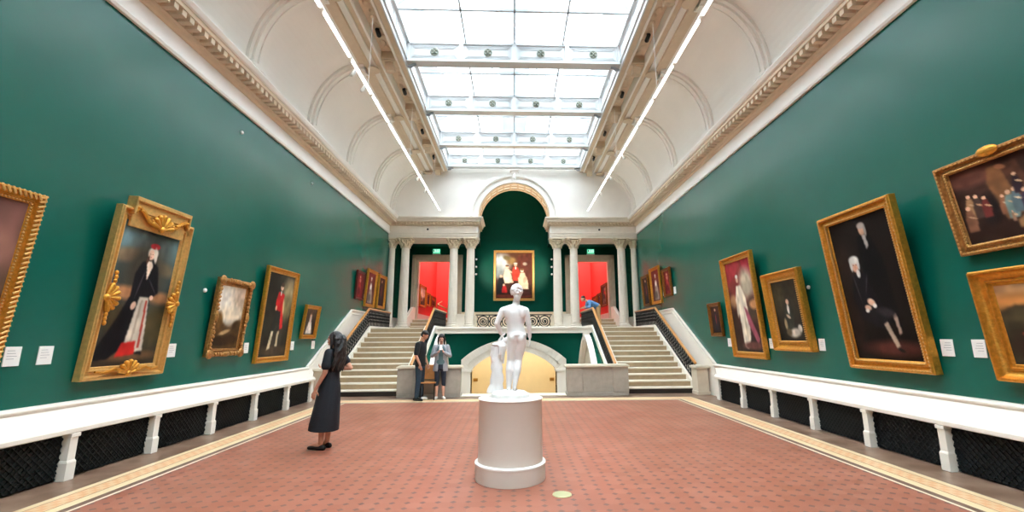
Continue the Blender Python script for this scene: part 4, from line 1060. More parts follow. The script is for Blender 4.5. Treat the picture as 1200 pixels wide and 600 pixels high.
def P_interior(nw, nh):
    ops = [('e', .2, .15, .3, .1, 0, (92, 52, 42), .8), ('p', [(.34, .28), (.38, .08), (.50, .10), (.58, .72), (.42, .78)], (118, 76, 46), 2), ('p', [(.50, .12), (.64, .08), (.74, .66), (.62, .74)], (74, 44, 32), 2), ('e', .5, .12, .05, .03, 20, (150, 90, 60), .5),
        ('p', [(.5, .8), (.62, .72), (.98, .68), (1, .86), (.5, .9)], (146, 102, 64), 2), ('e', .3, .6, .09, .2, 6, (26, 20, 20), .6), ('e', .05, .6, .1, .3, 0, (40, 26, 22), .8)]
    def fig(x, y, h, c, c2):
        x = x*.72 if x > .4 else x*.9
        return [('p', [(x-.025*h/.2, y), (x+.03*h/.2, y), (x+.05*h/.2, y+h*.7), (x+.04*h/.2, y+h*1.3), (x-.05*h/.2, y+h*1.3), (x-.05*h/.2, y+h*.5)], c, 1), ('e', x, y-h*.14, .022*h/.2, .026*h/.2, 0, (220, 166, 130), .3), ('e', x+.02, y+h*.45, .04*h/.2, .012, 25, c2, .5)]
    for a in [(.14, .4, .2, (164, 118, 78), (200, 160, 120)), (.22, .42, .2, (60, 44, 38), (190, 140, 104)), (.10, .55, .22, (120, 78, 56), (190, 140, 104)), (.30, .46, .18, (96, 38, 34), (190, 140, 104)), (.60, .5, .16, (134, 84, 58), (210, 170, 130)), (.68, .48, .22, (108, 134, 128), (210, 170, 130)), (.76, .46, .2, (84, 104, 110), (224, 200, 160)), (.82, .28, .16, (40, 28, 34), (210, 170, 130)), (.87, .5, .2, (60, 48, 66), (210, 170, 130)), (.94, .42, .2, (212, 196, 168), (210, 170, 130)), (.92, .62, .12, (186, 36, 32), (210, 170, 130)), (.66, .7, .08, (150, 110, 84), (210, 170, 130))]: ops += fig(*a)
    return paint(nw, nh, (58, 36, 30), (34, 22, 18), ops, 101)
def P_hills(nw, nh):
    return paint(nw, nh, (196, 132, 74), (34, 22, 16), [
        ('e', .4, .06, .6, .1, 0, (176, 128, 84), .9), ('e', .3, .22, .5, .1, 0, (206, 128, 64), .9), ('p', [(0, .34), (.15, .26), (.35, .28), (.6, .4), (1, .36), (1, 1), (0, 1)], (46, 40, 28), 2),
        ('e', .3, .4, .3, .12, 0, (62, 52, 34), .8), ('e', .5, .75, .5, .2, 0, (32, 22, 18), .7), ('e', .2, .62, .05, .03, 0, (150, 50, 36), .6), ('e', .4, .66, .05, .03, 0, (186, 120, 70), .6), ('e', .6, .7, .1, .04, 0, (120, 70, 44), .6)], 111, .2)
def P_reddress(nw, nh):
    return paint(nw, nh, (104, 66, 58), (60, 44, 36), [('e', .6, .3, .5, .12, 0, (150, 100, 84), .9), ('e', .5, .5, .5, .12, 0, (92, 70, 48), .9), ('e', .7, .72, .4, .05, 0, (50, 40, 30), .8), ('p', [(.3, .5), (.62, .44), (.9, .46), (.95, .52), (.9, .66), (.8, .8), (.72, .96), (.4, 1), (.3, .8)], (186, 26, 30), 2), ('e', .5, .3, .08, .06, 0, SK, .4), ('e', .78, .9, .2, .1, 0, (40, 28, 22), .7)], 121)
def P_family(nw, nh):
    return paint(nw, nh, (92, 54, 34), (48, 22, 18), [
        ('e', .12, .22, .26, .2, 0, (196, 200, 198), .8), ('e', .06, .42, .18, .14, 0, (130, 136, 134), .8), ('e', .9, .12, .3, .16, 0, (104, 54, 32), .8), ('p', [(.6, .1), (1, .0), (1, .7), (.66, .7)], (84, 38, 28), 3), ('e', .42, .18, .12, .08, 0, (146, 108, 62), .7), ('e', .3, .12, .1, .05, 20, (110, 92, 56), .7),
        ('p', [(.26, .36), (.36, .36), (.44, .52), (.46, .66), (.24, .68), (.2, .52)], (222, 200, 168), 1), ('e', .31, .32, .045, .034, 0, (226, 178, 146), .3), ('e', .31, .29, .05, .02, 0, (96, 64, 40), .4), ('e', .4, .42, .08, .02, 30, (226, 178, 146), .4),
        ('p', [(.48, .32), (.60, .32), (.66, .46), (.64, .62), (.48, .62), (.44, .46)], (200, 48, 34), 1), ('e', .54, .27, .045, .034, 0, (222, 166, 134), .3), ('e', .54, .24, .055, .02, 0, (200, 194, 184), .4), ('e', .545, .34, .02, .03, 0, (230, 222, 208), .4),
        ('p', [(.68, .44), (.78, .44), (.88, .62), (.90, .80), (.60, .80), (.62, .58)], (236, 204, 164), 1), ('e', .72, .4, .045, .034, 0, (232, 186, 154), .3), ('e', .72, .37, .055, .024, 0, (110, 74, 46), .4), ('e', .8, .6, .05, .07, 20, (214, 160, 128), .5), ('e', .66, .55, .06, .02, -30, (232, 186, 154), .4), ('e', .8, .25, .06, .035, 0, (166, 146, 124), .6),
        ('p', [(.08, .56), (.2, .56), (.26, .76), (.24, .9), (.04, .9), (.04, .7)], (22, 20, 22), 1), ('e', .14, .52, .038, .028, 0, (222, 172, 140), .3), ('p', [(.18, .74), (.28, .72), (.32, .88), (.16, .88)], (196, 34, 34), 1), ('e', .22, .71, .03, .024, 0, (222, 172, 140), .3),
        ('p', [(.38, .68), (.5, .66), (.58, .8), (.56, .92), (.36, .92)], (56, 28, 24), 1), ('e', .45, .64, .034, .026, 0, (222, 172, 140), .3), ('e', .5, .95, .5, .04, 0, (110, 42, 32), .6), ('e', .75, .9, .16, .05, 0, (70, 30, 26), .6)], 131, .2)

# ---- left wall
picture(-1, 3.75, 5.13, 1.08, 2.12, .16, 'portrait with a red robe in a gadrooned gilt frame, cut by the left edge', P_reddress, GOLD, .13, .08, 'cove', 'gadroon', 48, mt2=GOLDL)
t, w, h = picture(-1, 6.08, 7.45, 1.09, 2.31, .16, 'tall portrait of a woman in black over a white skirt, in a shell-crested gilt frame', P_shellady, GOLDL, .165, .11, 'plain', None, 96)
m = MB()
cw = w*.37
m.box(-cw*1.02, cw*1.02, h-.02, h+.14, 0, .1); m.box(-cw*1.06, cw*1.06, h+.10, h+.16, 0, .14); m.box(-cw*1.06, -cw*1.0, h-.1, h+.12, 0, .14); m.box(cw*1.0, cw*1.06, h-.1, h+.12, 0, .14)
m.box(-cw, cw, h-.26, h+.1, .05, .085)
crest = m.build('crest', GOLDL, t, bevel=.008)
m = MB(); shell(m, 0, h-.2, .12, .19, PI/2)
for sx in (-1, 1):
    scroll(m, [(sx*.12, h-.17, .13), (sx*.25, h-.13, .12), (sx*.36, h-.03, .12), (sx*.46, h+.02, .12), (sx*.5, h-.06, .12)], [.03, .03, .028, .024, .02])
    for j in range(5): m.ell((sx*(.2+.07*j), h-.11+.03*j, .13), (.03, .022, .02), None, 7, 5)
m.build('shell_ornament', GOLD, crest, smooth=True)
m = MB(); shell(m, 0, .06, .11, .16, PI/2)
for sx in (-1, 1): scroll(m, [(sx*.1, .1, .12), (sx*.25, .13, .12), (sx*.4, .09, .12), (sx*.52, .11, .11)], [.028, .03, .02, .012])
m.build('shell_ornament', GOLD, t, smooth=True)
for sx in (-1, 1):
    m = MB(); shell(m, sx*(w/2-.06), h*.46, .11, .17, PI/2 if False else (PI if sx > 0 else 0))
    for j in range(-6, 7):
        if abs(j) < 2: continue
        m.ell((sx*(w/2-.11+.012*math.sin(j)), h*.46+j*.055, .125), (.028, .035, .02), None, 7, 5)
    m.build('side_ornament', GOLD, t, smooth=True)
picture(-1, 8.46, 9.5, 1.29, 1.43, .09, 'dark landscape with a glowing sky in an ornate rococo gilt frame', P_landscape, GOLDO, .14, .08, 'cove', 'rococo', 44, mt2=GOLDO)
picture(-1, 10.03, 11.45, 1.09, 2.09, .1, 'tall full-length portrait of a man in a red coat', P_redcoat, GOLD, .12, .08, 'plain', 'beads', 72, mt2=GOLDL)
picture(-1, 12.06, 12.9, 1.6, .87, .09, 'small upright picture of a pale dressed figure, left of the left stairs', P_whitegirl, GOLD, .1, .08, 'plain', None, 28)
picture(-1, 15.85, 16.66, 2.93, 1.0, .04, 'deep red picture in a dark frame above the left stairs', P_crimson, REDFR, .08, .07, 'plain', None, 26)
picture(-1, 16.85, 18.0, 2.74, 1.4, .08, 'gilt framed portrait of a figure in a white dress above the left stairs', P_whitedress, GOLD, .12, .08, 'plain', None, 30)
picture(-1, 18.36, 19.4, 2.77, 1.36, .05, 'dark gilt framed portrait beside the left half column', P_dark, GOLD, .12, .08, 'plain', None, 28)
# ---- right wall
picture(1, 11.85, 12.56, 1.59, .89, .06, 'small dark portrait right of the right stairs', lambda a, b: P_dark(a, b, 66), GOLDD, .1, .07, 'plain', None, 26)
t, w, h = picture(1, 9.82, 11.3, 1.1, 2.4, .16, 'tall portrait of a figure in white robes under red drapery', P_whiterobe, GOLD, .14, .1, 'plain', 'beads', 72, mt2=GOLDL)
picture(1, 8.2, 9.44, 1.31, 1.56, .14, 'square dark picture of a seated figure with a pale dog', P_darkdog, GOLD, .2, .13, 'cove', 'beads', 46, mt2=GOLDL)
picture(1, 5.82, 7.32, 1.1, 2.43, .24, 'large dark double portrait of two men in black, one seated', P_twomen, GOLD, .15, .12, 'plain', 'rope', 90, mt2=GOLDL)
t, w, h = picture(1, 3.85, 5.22, 2.53, 1.11, .16, 'upper gilt framed tavern interior with many small figures, at the right edge', P_interior, GOLDO, .12, .1, 'plain', 'rope', 100, mt2=GOLDL)
m = MB(); m.ell((0, h-.02, .11), (.12, .06, .035), None, 16, 8); m.build('oval_medallion', GOLD, t, smooth=True)
picture(1, 3.6, 5.06, 1.1, 1.22, .12, 'lower gilt framed landscape with an orange sky, at the right edge', P_hills, GOLD, .19, .13, 'cove', None, 80)
picture(1, 18.04, 18.94, 2.82, 1.25, .08, 'dark gilt framed picture beside the right half column', lambda a, b: P_dark(a, b, 77), GOLDD, .1, .08, 'plain', None, 26)
picture(1, 16.6, 17.76, 2.81, 1.4, .07, 'gilt framed portrait of a pale figure above the right stairs', P_whitedress, GOLD, .12, .08, 'plain', None, 30)
picture(1, 15.48, 16.28, 2.98, 1.0, .06, 'crimson picture in a dark gilt frame above the right stairs', P_crimson, GOLDD, .1, .08, 'plain', None, 26)
# ---- back wall, centre
M = Matrix(((1, 0, 0, 0), (0, 0, -1, YB-.02), (0, 1, 0, 3.33), (0, 0, 0, 1)))
picture(0, -1.0, 1.0, 3.33, 2.48, 0, 'large gilt framed family group painting in the arch behind the statue', P_family, GOLDL, .12, .1, 'plain', 'beads', 70, mtx=M, mt2=GOLD)
# ---- red room pictures
def redpic(s_, ya, yb, z0, z1, label, fn, mt):
    X = Vector((0, 1 if s_ < 0 else -1, 0)); Z = Vector((-s_, 0, 0)); M = Matrix.Identity(4)
    for i in range(3): M[i][0] = X[i]; M[i][1] = (0, 0, 1)[i]; M[i][2] = Z[i]
    M.translation = Vector((s_*4.745, (ya+yb)/2, z0))
    picture(0, ya, yb, z0, z1-z0, 0, label, fn, mt, .1, .08, 'plain', None, 26, mtx=M)
redpic(-1, 22.95, 24.5, 3.15, 4.25, 'largest gilt picture on the red wall inside the left doorway', P_landscape, GOLD)
redpic(-1, 24.75, 25.8, 3.3, 4.0, 'middle picture on the red wall inside the left doorway', P_dark, GOLD)
redpic(-1, 26.2, 27.6, 3.35, 3.95, 'farthest picture on the red wall inside the left doorway', P_hills, GOLDD)
redpic(1, 22.9, 24.4, 3.15, 4.3, 'largest picture on the red wall inside the right doorway', P_redcoat, GOLDD)
redpic(1, 24.6, 25.6, 3.2, 3.95, 'middle picture on the red wall inside the right doorway', P_dark, GOLDD)
redpic(1, 25.9, 27.2, 3.25, 3.9, 'farthest picture on the red wall inside the right doorway', P_hills, GOLDD)

# wall labels
def wlabel(side, ya, yb, z0, z1, lab):
    m = MB(); w = abs(yb-ya)
    m.box(*sorted((side*(XW-.012), side*(XW+.0))), -w/2, w/2, 0, z1-z0)
    o = m.build('wall_label', LABEL, None, loc=(0, (ya+yb)/2, z0), bevel=.003)
    tag(o, lab, 'label')
    # faint printed lines
    g = MB()
    for k in range(4): g.box(*sorted((side*(XW-.0135), side*(XW-.012))), -w*.35, w*(.1+.08*(k % 3)), (z1-z0)*(.78-.14*k), (z1-z0)*(.78-.14*k)+.005)
    g.build('print', mat('label_print', (150, 150, 150), .8), o)
wlabel(-1, 5.25, 5.42, 1.32, 1.53, 'white wall label at the far left, beside the red robe portrait')
wlabel(-1, 5.61, 5.78, 1.32, 1.53, 'white wall label just left of the shell-crested portrait')
wlabel(-1, 7.62, 7.79, 1.32, 1.53, 'white wall label right of the shell-crested portrait')
wlabel(-1, 9.7, 9.86, 1.31, 1.52, 'white wall label right of the rococo framed landscape')
wlabel(-1, 11.68, 11.84, 1.32, 1.53, 'white wall label right of the red coat portrait')
wlabel(-1, 12.86, 13.05, 1.32, 1.53, 'white wall label under the small pale figure picture')
wlabel(-1, 16.72, 16.9, 3.05, 3.25, 'white wall label between the deep red picture and the white dress portrait')
wlabel(-1, 18.12, 18.3, 3.05, 3.25, 'white wall label between the two gilt portraits above the left stairs')
wlabel(1, 5.62, 5.79, 1.33, 1.54, 'white wall label right of the two-men portrait')
wlabel(1, 5.22, 5.38, 1.33, 1.54, 'white wall label left of the lower orange-sky landscape')
wlabel(1, 8.02, 8.18, 1.33, 1.54, 'white wall label between the dog picture and the two-men portrait')
wlabel(1, 11.55, 11.74, 1.33, 1.54, 'white wall label left of the white robed portrait')
wlabel(1, 9.64, 9.80, 1.33, 1.54, 'white wall label left of the square dog picture')
wlabel(1, 16.38, 16.56, 3.05, 3.27, 'white wall label right of the pale figure portrait above the right stairs')
wlabel(1, 15.24, 15.44, 3.02, 3.26, 'white wall label right of the crimson picture above the right stairs')

# floor socket plate
o = MB(); o.lathe([(.001, .0), (.1, .0), (.1, .006), (.09, .009), (.001, .009)], seg=24)
tag(o.build('floor_socket', mat('socket_metal', (196, 196, 150), .35, metal=.5), None, loc=(.5, 5.1, 0)), 'round metal floor socket on the tiles right of the pedestal', 'floor socket')

# ------------------------------------------------------------------ pedestal and statue
PX, PY = -.04, 5.71
ped = thing('pedestal', 'round beige pedestal in the middle of the tiled floor carrying the statue', 'pedestal', (PX, PY, 0))
m = MB(); m.lathe([(.405, 0), (.408, .02), (.408, .17), (.385, .19), (.378, .19), (.374, .87), (.379, .88), (.379, .885)], seg=72); m.build('drum', PEDM, ped, smooth=True, angle=30)
m = MB(); m.lathe([(.40, .165), (.414, .172), (.414, .188), (.40, .195), (.375, .2)], seg=72); m.build('base_ring', PEDTOP, ped, smooth=True)
m = MB(); m.lathe([(.37, .875), (.381, .878), (.384, .885), (.381, .893), (.35, .9)], seg=72); m.build('top', PEDTOP, ped, smooth=True)

def hand(m, wrist, d, palmn, curl=.5, sc=1.0, side=1, fr=.0085):
    """palm + four fingers + thumb. d: direction of the hand, palmn: palm normal, side: +-1 which edge the thumb leaves."""
    d = Vector(d).normalized(); n = Vector(palmn); n = (n-d*n.dot(d)).normalized(); x = d.cross(n)*side
    w = Vector(wrist)
    for k in range(4): m.cap(w+d*.01*sc, .014*sc, w+d*.08*sc+x*(-.027+.018*k)*sc, .0115*sc, 8)
    lens = [.058, .070, .075, .066]
    for k in range(4):
        b = w+d*.085*sc+x*(-.027+.018*k)*sc; L = lens[k]*sc; dd = d.copy(); p = b
        for j, f in enumerate((.45, .32, .23)):
            dd = (dd*math.cos(curl*(.5+.35*j))+n*math.sin(curl*(.5+.35*j))).normalized() if j else (dd*math.cos(curl*.4)+n*math.sin(curl*.4)).normalized()
            q = p+dd*L*f; m.cap(p, fr*sc*(1-.1*j), q, fr*sc*(.9-.1*j), 7); p = q
    b = w+d*.03*sc+x*.026*sc; t1 = b+(d*.6+x*.7+n*.3).normalized()*.035*sc; t2 = t1+(d*.85+x*.25+n*.4).normalized()*.032*sc
    m.cap(b, .013*sc, t1, .011*sc, 8); m.cap(t1, .0105*sc, t2, .0085*sc, 8)

def head(m, c, fwd, up=(0, 0, 1), s=1.0, chin=1.0):
    f = Vector(fwd).normalized(); u = Vector(up); u = (u-f*u.dot(f)).normalized(); r = f.cross(u)
    R = Matrix((r, f, u)).transposed()
    c = Vector(c); P = lambda x, y, z: c+(R @ Vector((x, y, z)))*s
    m.ell(P(0, -.012, .025), (.073*s, .092*s, .088*s), R, 18, 12)
    m.ell(P(0, .028, -.035), (.056*s, .06*s, .075*s), R, 14, 10)
    m.ell(P(0, .062, -.088*chin), (.022*s, .02*s, .018*s), R, 8, 6)
    m.cap(P(0, .085, .018), .008*s, P(0, .108, -.022), .012*s, 8)
    m.ell(P(0, .098, -.026), (.017*s, .012*s, .009*s), R, 8, 6)
    m.cap(P(-.035, .078, .026), .011*s, P(.035, .078, .026), .011*s, 8)
    m.ell(P(-.038, .06, -.022), (.02*s, .022*s, .02*s), R, 8, 6); m.ell(P(.038, .06, -.022), (.02*s, .022*s, .02*s), R, 8, 6)
    m.cap(P(-.016, .086, -.054), .007*s, P(.016, .086, -.054), .007*s, 8); m.cap(P(-.012, .084, -.064), .008*s, P(.012, .084, -.064), .008*s, 8)
    for sx in (-1, 1): m.ell(P(sx*.075, -.008, -.008), (.009*s, .018*s, .03*s), R, 8, 6)
    return P, R

# marble statue of a youth seen from behind, leaning beside a stump (faces away: +Y)
st = thing('marble_statue', 'white marble statue of a nude youth seen from behind, beside a tree stump', 'statue', (PX, PY, .9))
m = MB(); S = lambda x, y, z: Vector((x, y, z-.9))
def cap2(a, ra, b, rb): m.cap(a, ra, b, rb, 14)
# torso
m.loft([(.075, 0, .62, .09, .07), (.075, 0, .66, .118, .086), (.075, -.008, .70, .122, .092), (.07, 0, .74, .112, .084), (.062, .0, .79, .104, .076), (.055, .0, .84, .108, .076), (.05, 0, .90, .122, .082), (.045, 0, .96, .132, .08), (.042, 0, .99, .125, .072), (.045, 0, 1.02, .095, .062), (.06, 0, 1.05, .05, .048)], 24)
m.ell((.028, -.05, .665), (.056, .05, .064)); m.ell((.12, -.052, .66), (.056, .05, .064))                # buttocks
m.ell((-.035, -.045, .96), (.055, .035, .07), None); m.ell((.13, -.045, .96), (.055, .035, .07))             # shoulder blades
for X in (-.1, .185): m.cap((.045, .0, 1.03), .045, (X, 0, .985), .046, 12)
m.cap((.06, .0, 1.03), .05, (.072, .012, 1.12), .042, 12)
# arms
m.cap((-.105, 0, .98), .044, (-.172, -.01, .84), .033, 12); m.cap((-.172, -.01, .84), .034, (-.12, .10, .72), .024, 12)
m.cap((.188, 0, .98), .044, (.222, .005, .83), .033, 12); m.cap((.222, .005, .83), .033, (.236, .05, .68), .023, 12)
# legs
m.cap((.022, -.01, .62), .073, (-.002, .02, .40), .045, 14); m.cap((-.002, .02, .40), .048, (-.012, -.015, .30), .05, 14); m.cap((-.012, -.015, .30), .05, (-.02, -.01, .10), .029, 14)
m.cap((.125, -.01, .62), .073, (.095, .03, .41), .045, 14); m.cap((.095, .03, .41), .047, (.08, -.03, .30), .047, 14); m.cap((.08, -.03, .30), .046, (.045, -.07, .12), .027, 14)
m.cap((-.02, -.025, .085), .027, (-.03, .08, .075), .024, 10); m.cap((-.03, .08, .072), .026, (-.034, .13, .07), .018, 10)
m.cap((.045, -.08, .10), .025, (.06, .01, .075), .024, 10); m.cap((.06, .01, .072), .025, (.066, .06, .07), .018, 10)
hand(m, (-.12, .10, .72), (.35, .5, -.75), (.6, -.3, .5), .8, .85, 1)
hand(m, (.236, .05, .68), (.02, .15, -1), (-1, .1, 0), .35, .85, 1)
head(m, (.075, .01, 1.2), (.25, 1, -.12), s=.86)
st.scale = (1, 1, 1.035)
body = m.build('figure', MARBLE, st, remesh=.0065, relax=2)
m = MB(); r = rng(9)                                                          # curls of hair
for k in range(130):
    a, b = r.rand()*2*PI, math.acos(1-1.45*r.rand())
    d = Vector((math.sin(b)*math.cos(a), math.sin(b)*math.sin(a), math.cos(b)))
    if d.y > .55 and d.z < .35: continue
    p = Vector((.073, -.003, 1.222))+Vector((d.x*.068, d.y*.08, d.z*.076))
    m.ell(p, (.017, .015, .019), Matrix.Rotation(r.rand()*3, 3, 'X'), 7, 5)
m.ell((.073, -.003, 1.222), (.066, .077, .074)); m.ell((.075, -.045, 1.14), (.04, .035, .045))
m.build('hair', MARBLE, st, remesh=.006, relax=1)
m = MB(); rings = []
for i in range(12):
    u = i/11; rings.append((-.165+.02*math.sin(u*5)-.03*(1-u), .05+.01*math.cos(u*7), .04+.53*u, .062+.035*(1-u)**2+.008*math.sin(i*2.3), .06+.03*(1-u)**2))
m.loft(rings, 22, wave=.06, wn=7)
for k in range(5): m.ell((-.165+.05*math.cos(k*2.1), .05+.05*math.sin(k*2.1), .12+.09*k), (.025, .025, .03))
m.cap((-.17, .05, .3), .04, (-.21, .02, .42), .028, 10)
m.build('tree_stump', MARBLE, st, remesh=.008, relax=1)
m = MB()                                                                       # drapery over the stump top
for k in range(9):
    a = -1.2+k*.42; m.tube([(-.16+.02*math.cos(a), .05, .60), (-.16+.075*math.cos(a), .05+.07*math.sin(a), .57), (-.165+.085*math.cos(a), .05+.08*math.sin(a), .47-.05*(k % 3))], [.025, .022, .012], 7)
m.ell((-.16, .05, .59), (.075, .07, .03)); m.cap((-.13, .06, .6), .03, (-.04, .07, .66), .028, 10); m.cap((-.1, .05, .6), .028, (-.03, .05, .55), .02, 10)
m.build('drapery', MARBLE, st, remesh=.007, relax=1)
m = MB(); m.tube([(-.075, .12, .72), (-.11, .10, .69), (-.145, .07, .64), (-.165, .03, .55), (-.17, 0, .45)], [.012, .014, .014, .012, .008], 8); m.build('bow', MARBLE, st, smooth=True)
m = MB(); m.loft([(0, 0, .0, .225, .2), (0, 0, .035, .23, .205), (-.01, 0, .045, .21, .185), (-.02, 0, .065, .19, .165), (-.03, 0, .075, .12, .12)], 40, wave=.015, wn=6); m.build('plinth', MARBLE, st, smooth=True, angle=50)

# ------------------------------------------------------------------ people
SKIN = mat('skin', (206, 150, 122), .5, noise=.05, nscale=20)
SKIN2 = mat('skin_pale', (222, 172, 148), .5, noise=.05, nscale=20)
HAIRD = mat('dark_hair', (28, 18, 14), .45, noise=.4, nscale=60, bump=.6, bscale=90)
NAVY = mat('navy_cloth', (15, 21, 30), .75, noise=.15, nscale=10, bump=.2)
BLACKC = mat('black_cloth', (16, 17, 20), .8, noise=.1)
JEAN = mat('blue_denim', (40, 62, 80), .8, noise=.2, nscale=20)
JEAND = mat('dark_denim', (36, 46, 62), .8, noise=.15, nscale=20)
GREYC = mat('grey_cardigan', (166, 169, 176), .85, noise=.12, nscale=30)
TEAL = mat('teal_top', (96, 124, 128), .85)
SHOEB = mat('black_leather', (18, 15, 15), .35)
SHOEW = mat('white_trainer', (226, 224, 218), .5)
SHIRT = mat('blue_shirt', (96, 140, 186), .8, noise=.08)
KHAKI = mat('khaki_cloth', (190, 150, 104), .8)
EYE = mat('eye_dark', (24, 16, 14), .2)
def eyes(P, parent, s=1.0):
    m = MB()
    for sx in (-1, 1): m.ell(P(sx*.029, .083, .008), (.011*s, .008*s, .006*s), None, 8, 6)
    m.build('eyes', EYE, parent, smooth=True)
    m = MB(); m.cap(P(-.019, .0925, -.059), .0045*s, P(.019, .0925, -.059), .0045*s, 8); m.build('lips', mat('lips', (160, 84, 78), .5), parent, smooth=True)
def shoe(m, ankle, toe_dir, L=.25, w=.042, h=.04):
    a = Vector(ankle); d = Vector(toe_dir).normalized()
    heel = Vector((a.x, a.y, h))-d*.05; ball = Vector((a.x, a.y, h*.95))+d*L*.45; toe = Vector((a.x, a.y, h*.75))+d*L*.68
    m.cap(heel, h, ball, h*.95, 12); m.cap(ball, h*.95, toe, h*.72, 12); m.cap((a.x, a.y, h+.02), w*.8, heel+Vector((0, 0, .01)), h*.9, 10)

# -- woman in the long navy dress, facing left (local: front is -Y, her left is +X)
w1 = thing('person', 'woman in a long navy dress with long wavy hair, gazing at the left wall', 'person', (-2.84, 7.28, 0), rz=math.radians(-100))
m = MB()
m.cap((.0, .01, 1.38), .052, (.0, -.01, 1.5), .047)
P, R = head(m, (0, -.02, 1.585), (.05, -1, .12), s=.98)
for sx in (-1, 1):
    m.cap((sx*.165, .02, 1.375), .048, *(((.2, .02, 1.1), .037) if sx > 0 else ((-.205, .19, 1.16), .038)))
    if sx > 0: m.cap((.2, .02, 1.1), .036, (.205, -.09, .86), .024); hand(m, (.205, -.09, .86), (0, -.22, -1), (-1, 0, 0), .4, 1, 1)
    else: m.cap((-.205, .19, 1.16), .036, (-.1, -.14, 1.13), .025); hand(m, (-.1, -.14, 1.13), (.6, -.7, .25), (0, .5, 1), .6, 1, -1)
    m.cap((sx*.075, .0, .5), .052, (sx*.08, .02, .36), .054); m.cap((sx*.08, .02, .36), .052, (sx*.085, .03, .1), .034)
    m.cap((sx*.085, .02, .07), .033, (sx*.09, -.1, .045), .03)
m.cap((0, .0, 1.36), .07, (0, .0, .45), .09)
m.build('body', SKIN, w1, remesh=.007)
w1.rotation_mode = 'QUATERNION'; w1.rotation_quaternion = Quaternion((0, 1, 0), math.radians(3.2)) @ Quaternion((0, 0, 1), math.radians(-100))
eyes(P, w1)
m = MB(); m.loft([(0, .0, .27, .235, .205), (0, 0, .36, .23, .2), (0, .005, .6, .205, .175), (0, .01, .85, .175, .15), (0, .01, 1.0, .145, .12), (0, .01, 1.1, .13, .105), (0, .0, 1.2, .145, .12), (0, 0, 1.3, .16, .115), (0, .01, 1.38, .165, .095), (0, .012, 1.43, .1, .07), (0, .01, 1.45, .065, .055)], 72, wave=.035, wn=13)
for sx in (-1, 1): m.cap((sx*.155, .015, 1.385), .066, (sx*.195, .02 if sx > 0 else .11, 1.2 if sx > 0 else 1.25), .068, 16)
m.build('dress', NAVY, w1, remesh=.008, relax=1)
m = MB(); r = rng(4)
m.ell((0, .0, 1.625), (.088, .1, .088)); m.ell((0, .055, 1.56), (.09, .075, .12))
for k in range(44):
    a = -1.4+2.8*r.rand(); x = .1*math.sin(a); y = .055+.07*math.cos(a); L = .34+.16*r.rand(); ph = r.rand()*6
    m.tube([(x*.8, y*.8, 1.65)]+[(x*(1+.25*j/6)+.022*math.sin(ph+j*1.7), y+.02*math.sin(j/6*3)+.02*math.cos(ph+j*1.7)+.015*j/6, 1.6-L*j/6) for j in range(7)], [.02]+[.021]*6+[.008], 7)
for sx in (-1, 1): m.tube([(sx*.07, -.03, 1.66), (sx*.085, -.02, 1.6), (sx*.09, .0, 1.5), (sx*.095, .0, 1.4)], [.018, .022, .022, .01], 7)
m.build('hair', HAIRD, w1, remesh=.007, relax=1)
for sx in (-1, 1):
    m = MB(); shoe(m, (sx*.085, .03, 0), (sx*.12, -1, 0), .24, .04, .036); m.build('shoe', SHOEB, w1, remesh=.008)

# -- man in black T-shirt, facing right (local front -Y)
w2 = thing('person', 'man in black t-shirt and blue jeans with his head bowed, at the left stone pier', 'person', (-2.47, 12.5, 0), rz=math.radians(75))
m = MB()
m.cap((0, -.01, 1.45), .055, (0, -.06, 1.58), .05)
P, R = head(m, (0, -.10, 1.665), (0, -1, -.5), up=(0, -.4, 1), s=1.0)
for sx in (-1, 1):
    m.cap((sx*.19, .0, 1.43), .055, (sx*.235, .02, 1.15), .043)
    m.cap((sx*.235, .02, 1.15), .042, (sx*.225, -.10, .92), .029)
    hand(m, (sx*.225, -.10, .92), (0, -.3, -1), (-sx, 0, 0), .6, 1.05, 1 if sx > 0 else -1)
m.cap((0, 0, 1.4), .1, (0, 0, .9), .1)
for sx in (-1, 1): m.cap((sx*.1, 0, .9), .06, (sx*.11, .02, .1), .03)
m.build('body', SKIN, w2, remesh=.008)
eyes(P, w2)
m = MB(); m.loft([(0, .0, .86, .175, .125), (0, 0, .95, .172, .125), (0, 0, 1.1, .165, .12), (0, .0, 1.25, .185, .125), (0, .005, 1.36, .2, .12), (0, .005, 1.44, .185, .095), (0, 0, 1.49, .11, .075), (0, -.01, 1.51, .07, .062)], 32)
for sx in (-1, 1): m.cap((sx*.18, 0, 1.425), .072, (sx*.225, .015, 1.2), .068, 16)
m.build('tshirt', BLACKC, w2, remesh=.009)
m = MB(); m.loft([(0, 0, .8, .165, .12), (0, 0, .9, .17, .12), (0, 0, .95, .165, .115)], 28)
for sx in (-1, 1): m.cap((sx*.085, 0, .84), .092, (sx*.1, -.01, .5), .07, 16); m.cap((sx*.1, -.01, .5), .07, (sx*.11, .02, .1), .056, 16)
m.build('jeans', JEAN, w2, remesh=.01)
m = MB(); m.ell(P(0, -.02, .05), (.083, .1, .083), R); m.ell(P(0, -.05, .0), (.078, .07, .075), R); m.ell(P(0, .05, .075), (.055, .04, .03), R); m.build('hair', HAIRD, w2, remesh=.009)
for sx in (-1, 1):
    m = MB(); shoe(m, (sx*.11, .03, 0), (sx*.15, -1, 0), .27, .045, .042); m.build('shoe', SHOEB if sx < 0 else SHOEW, w2, remesh=.009)

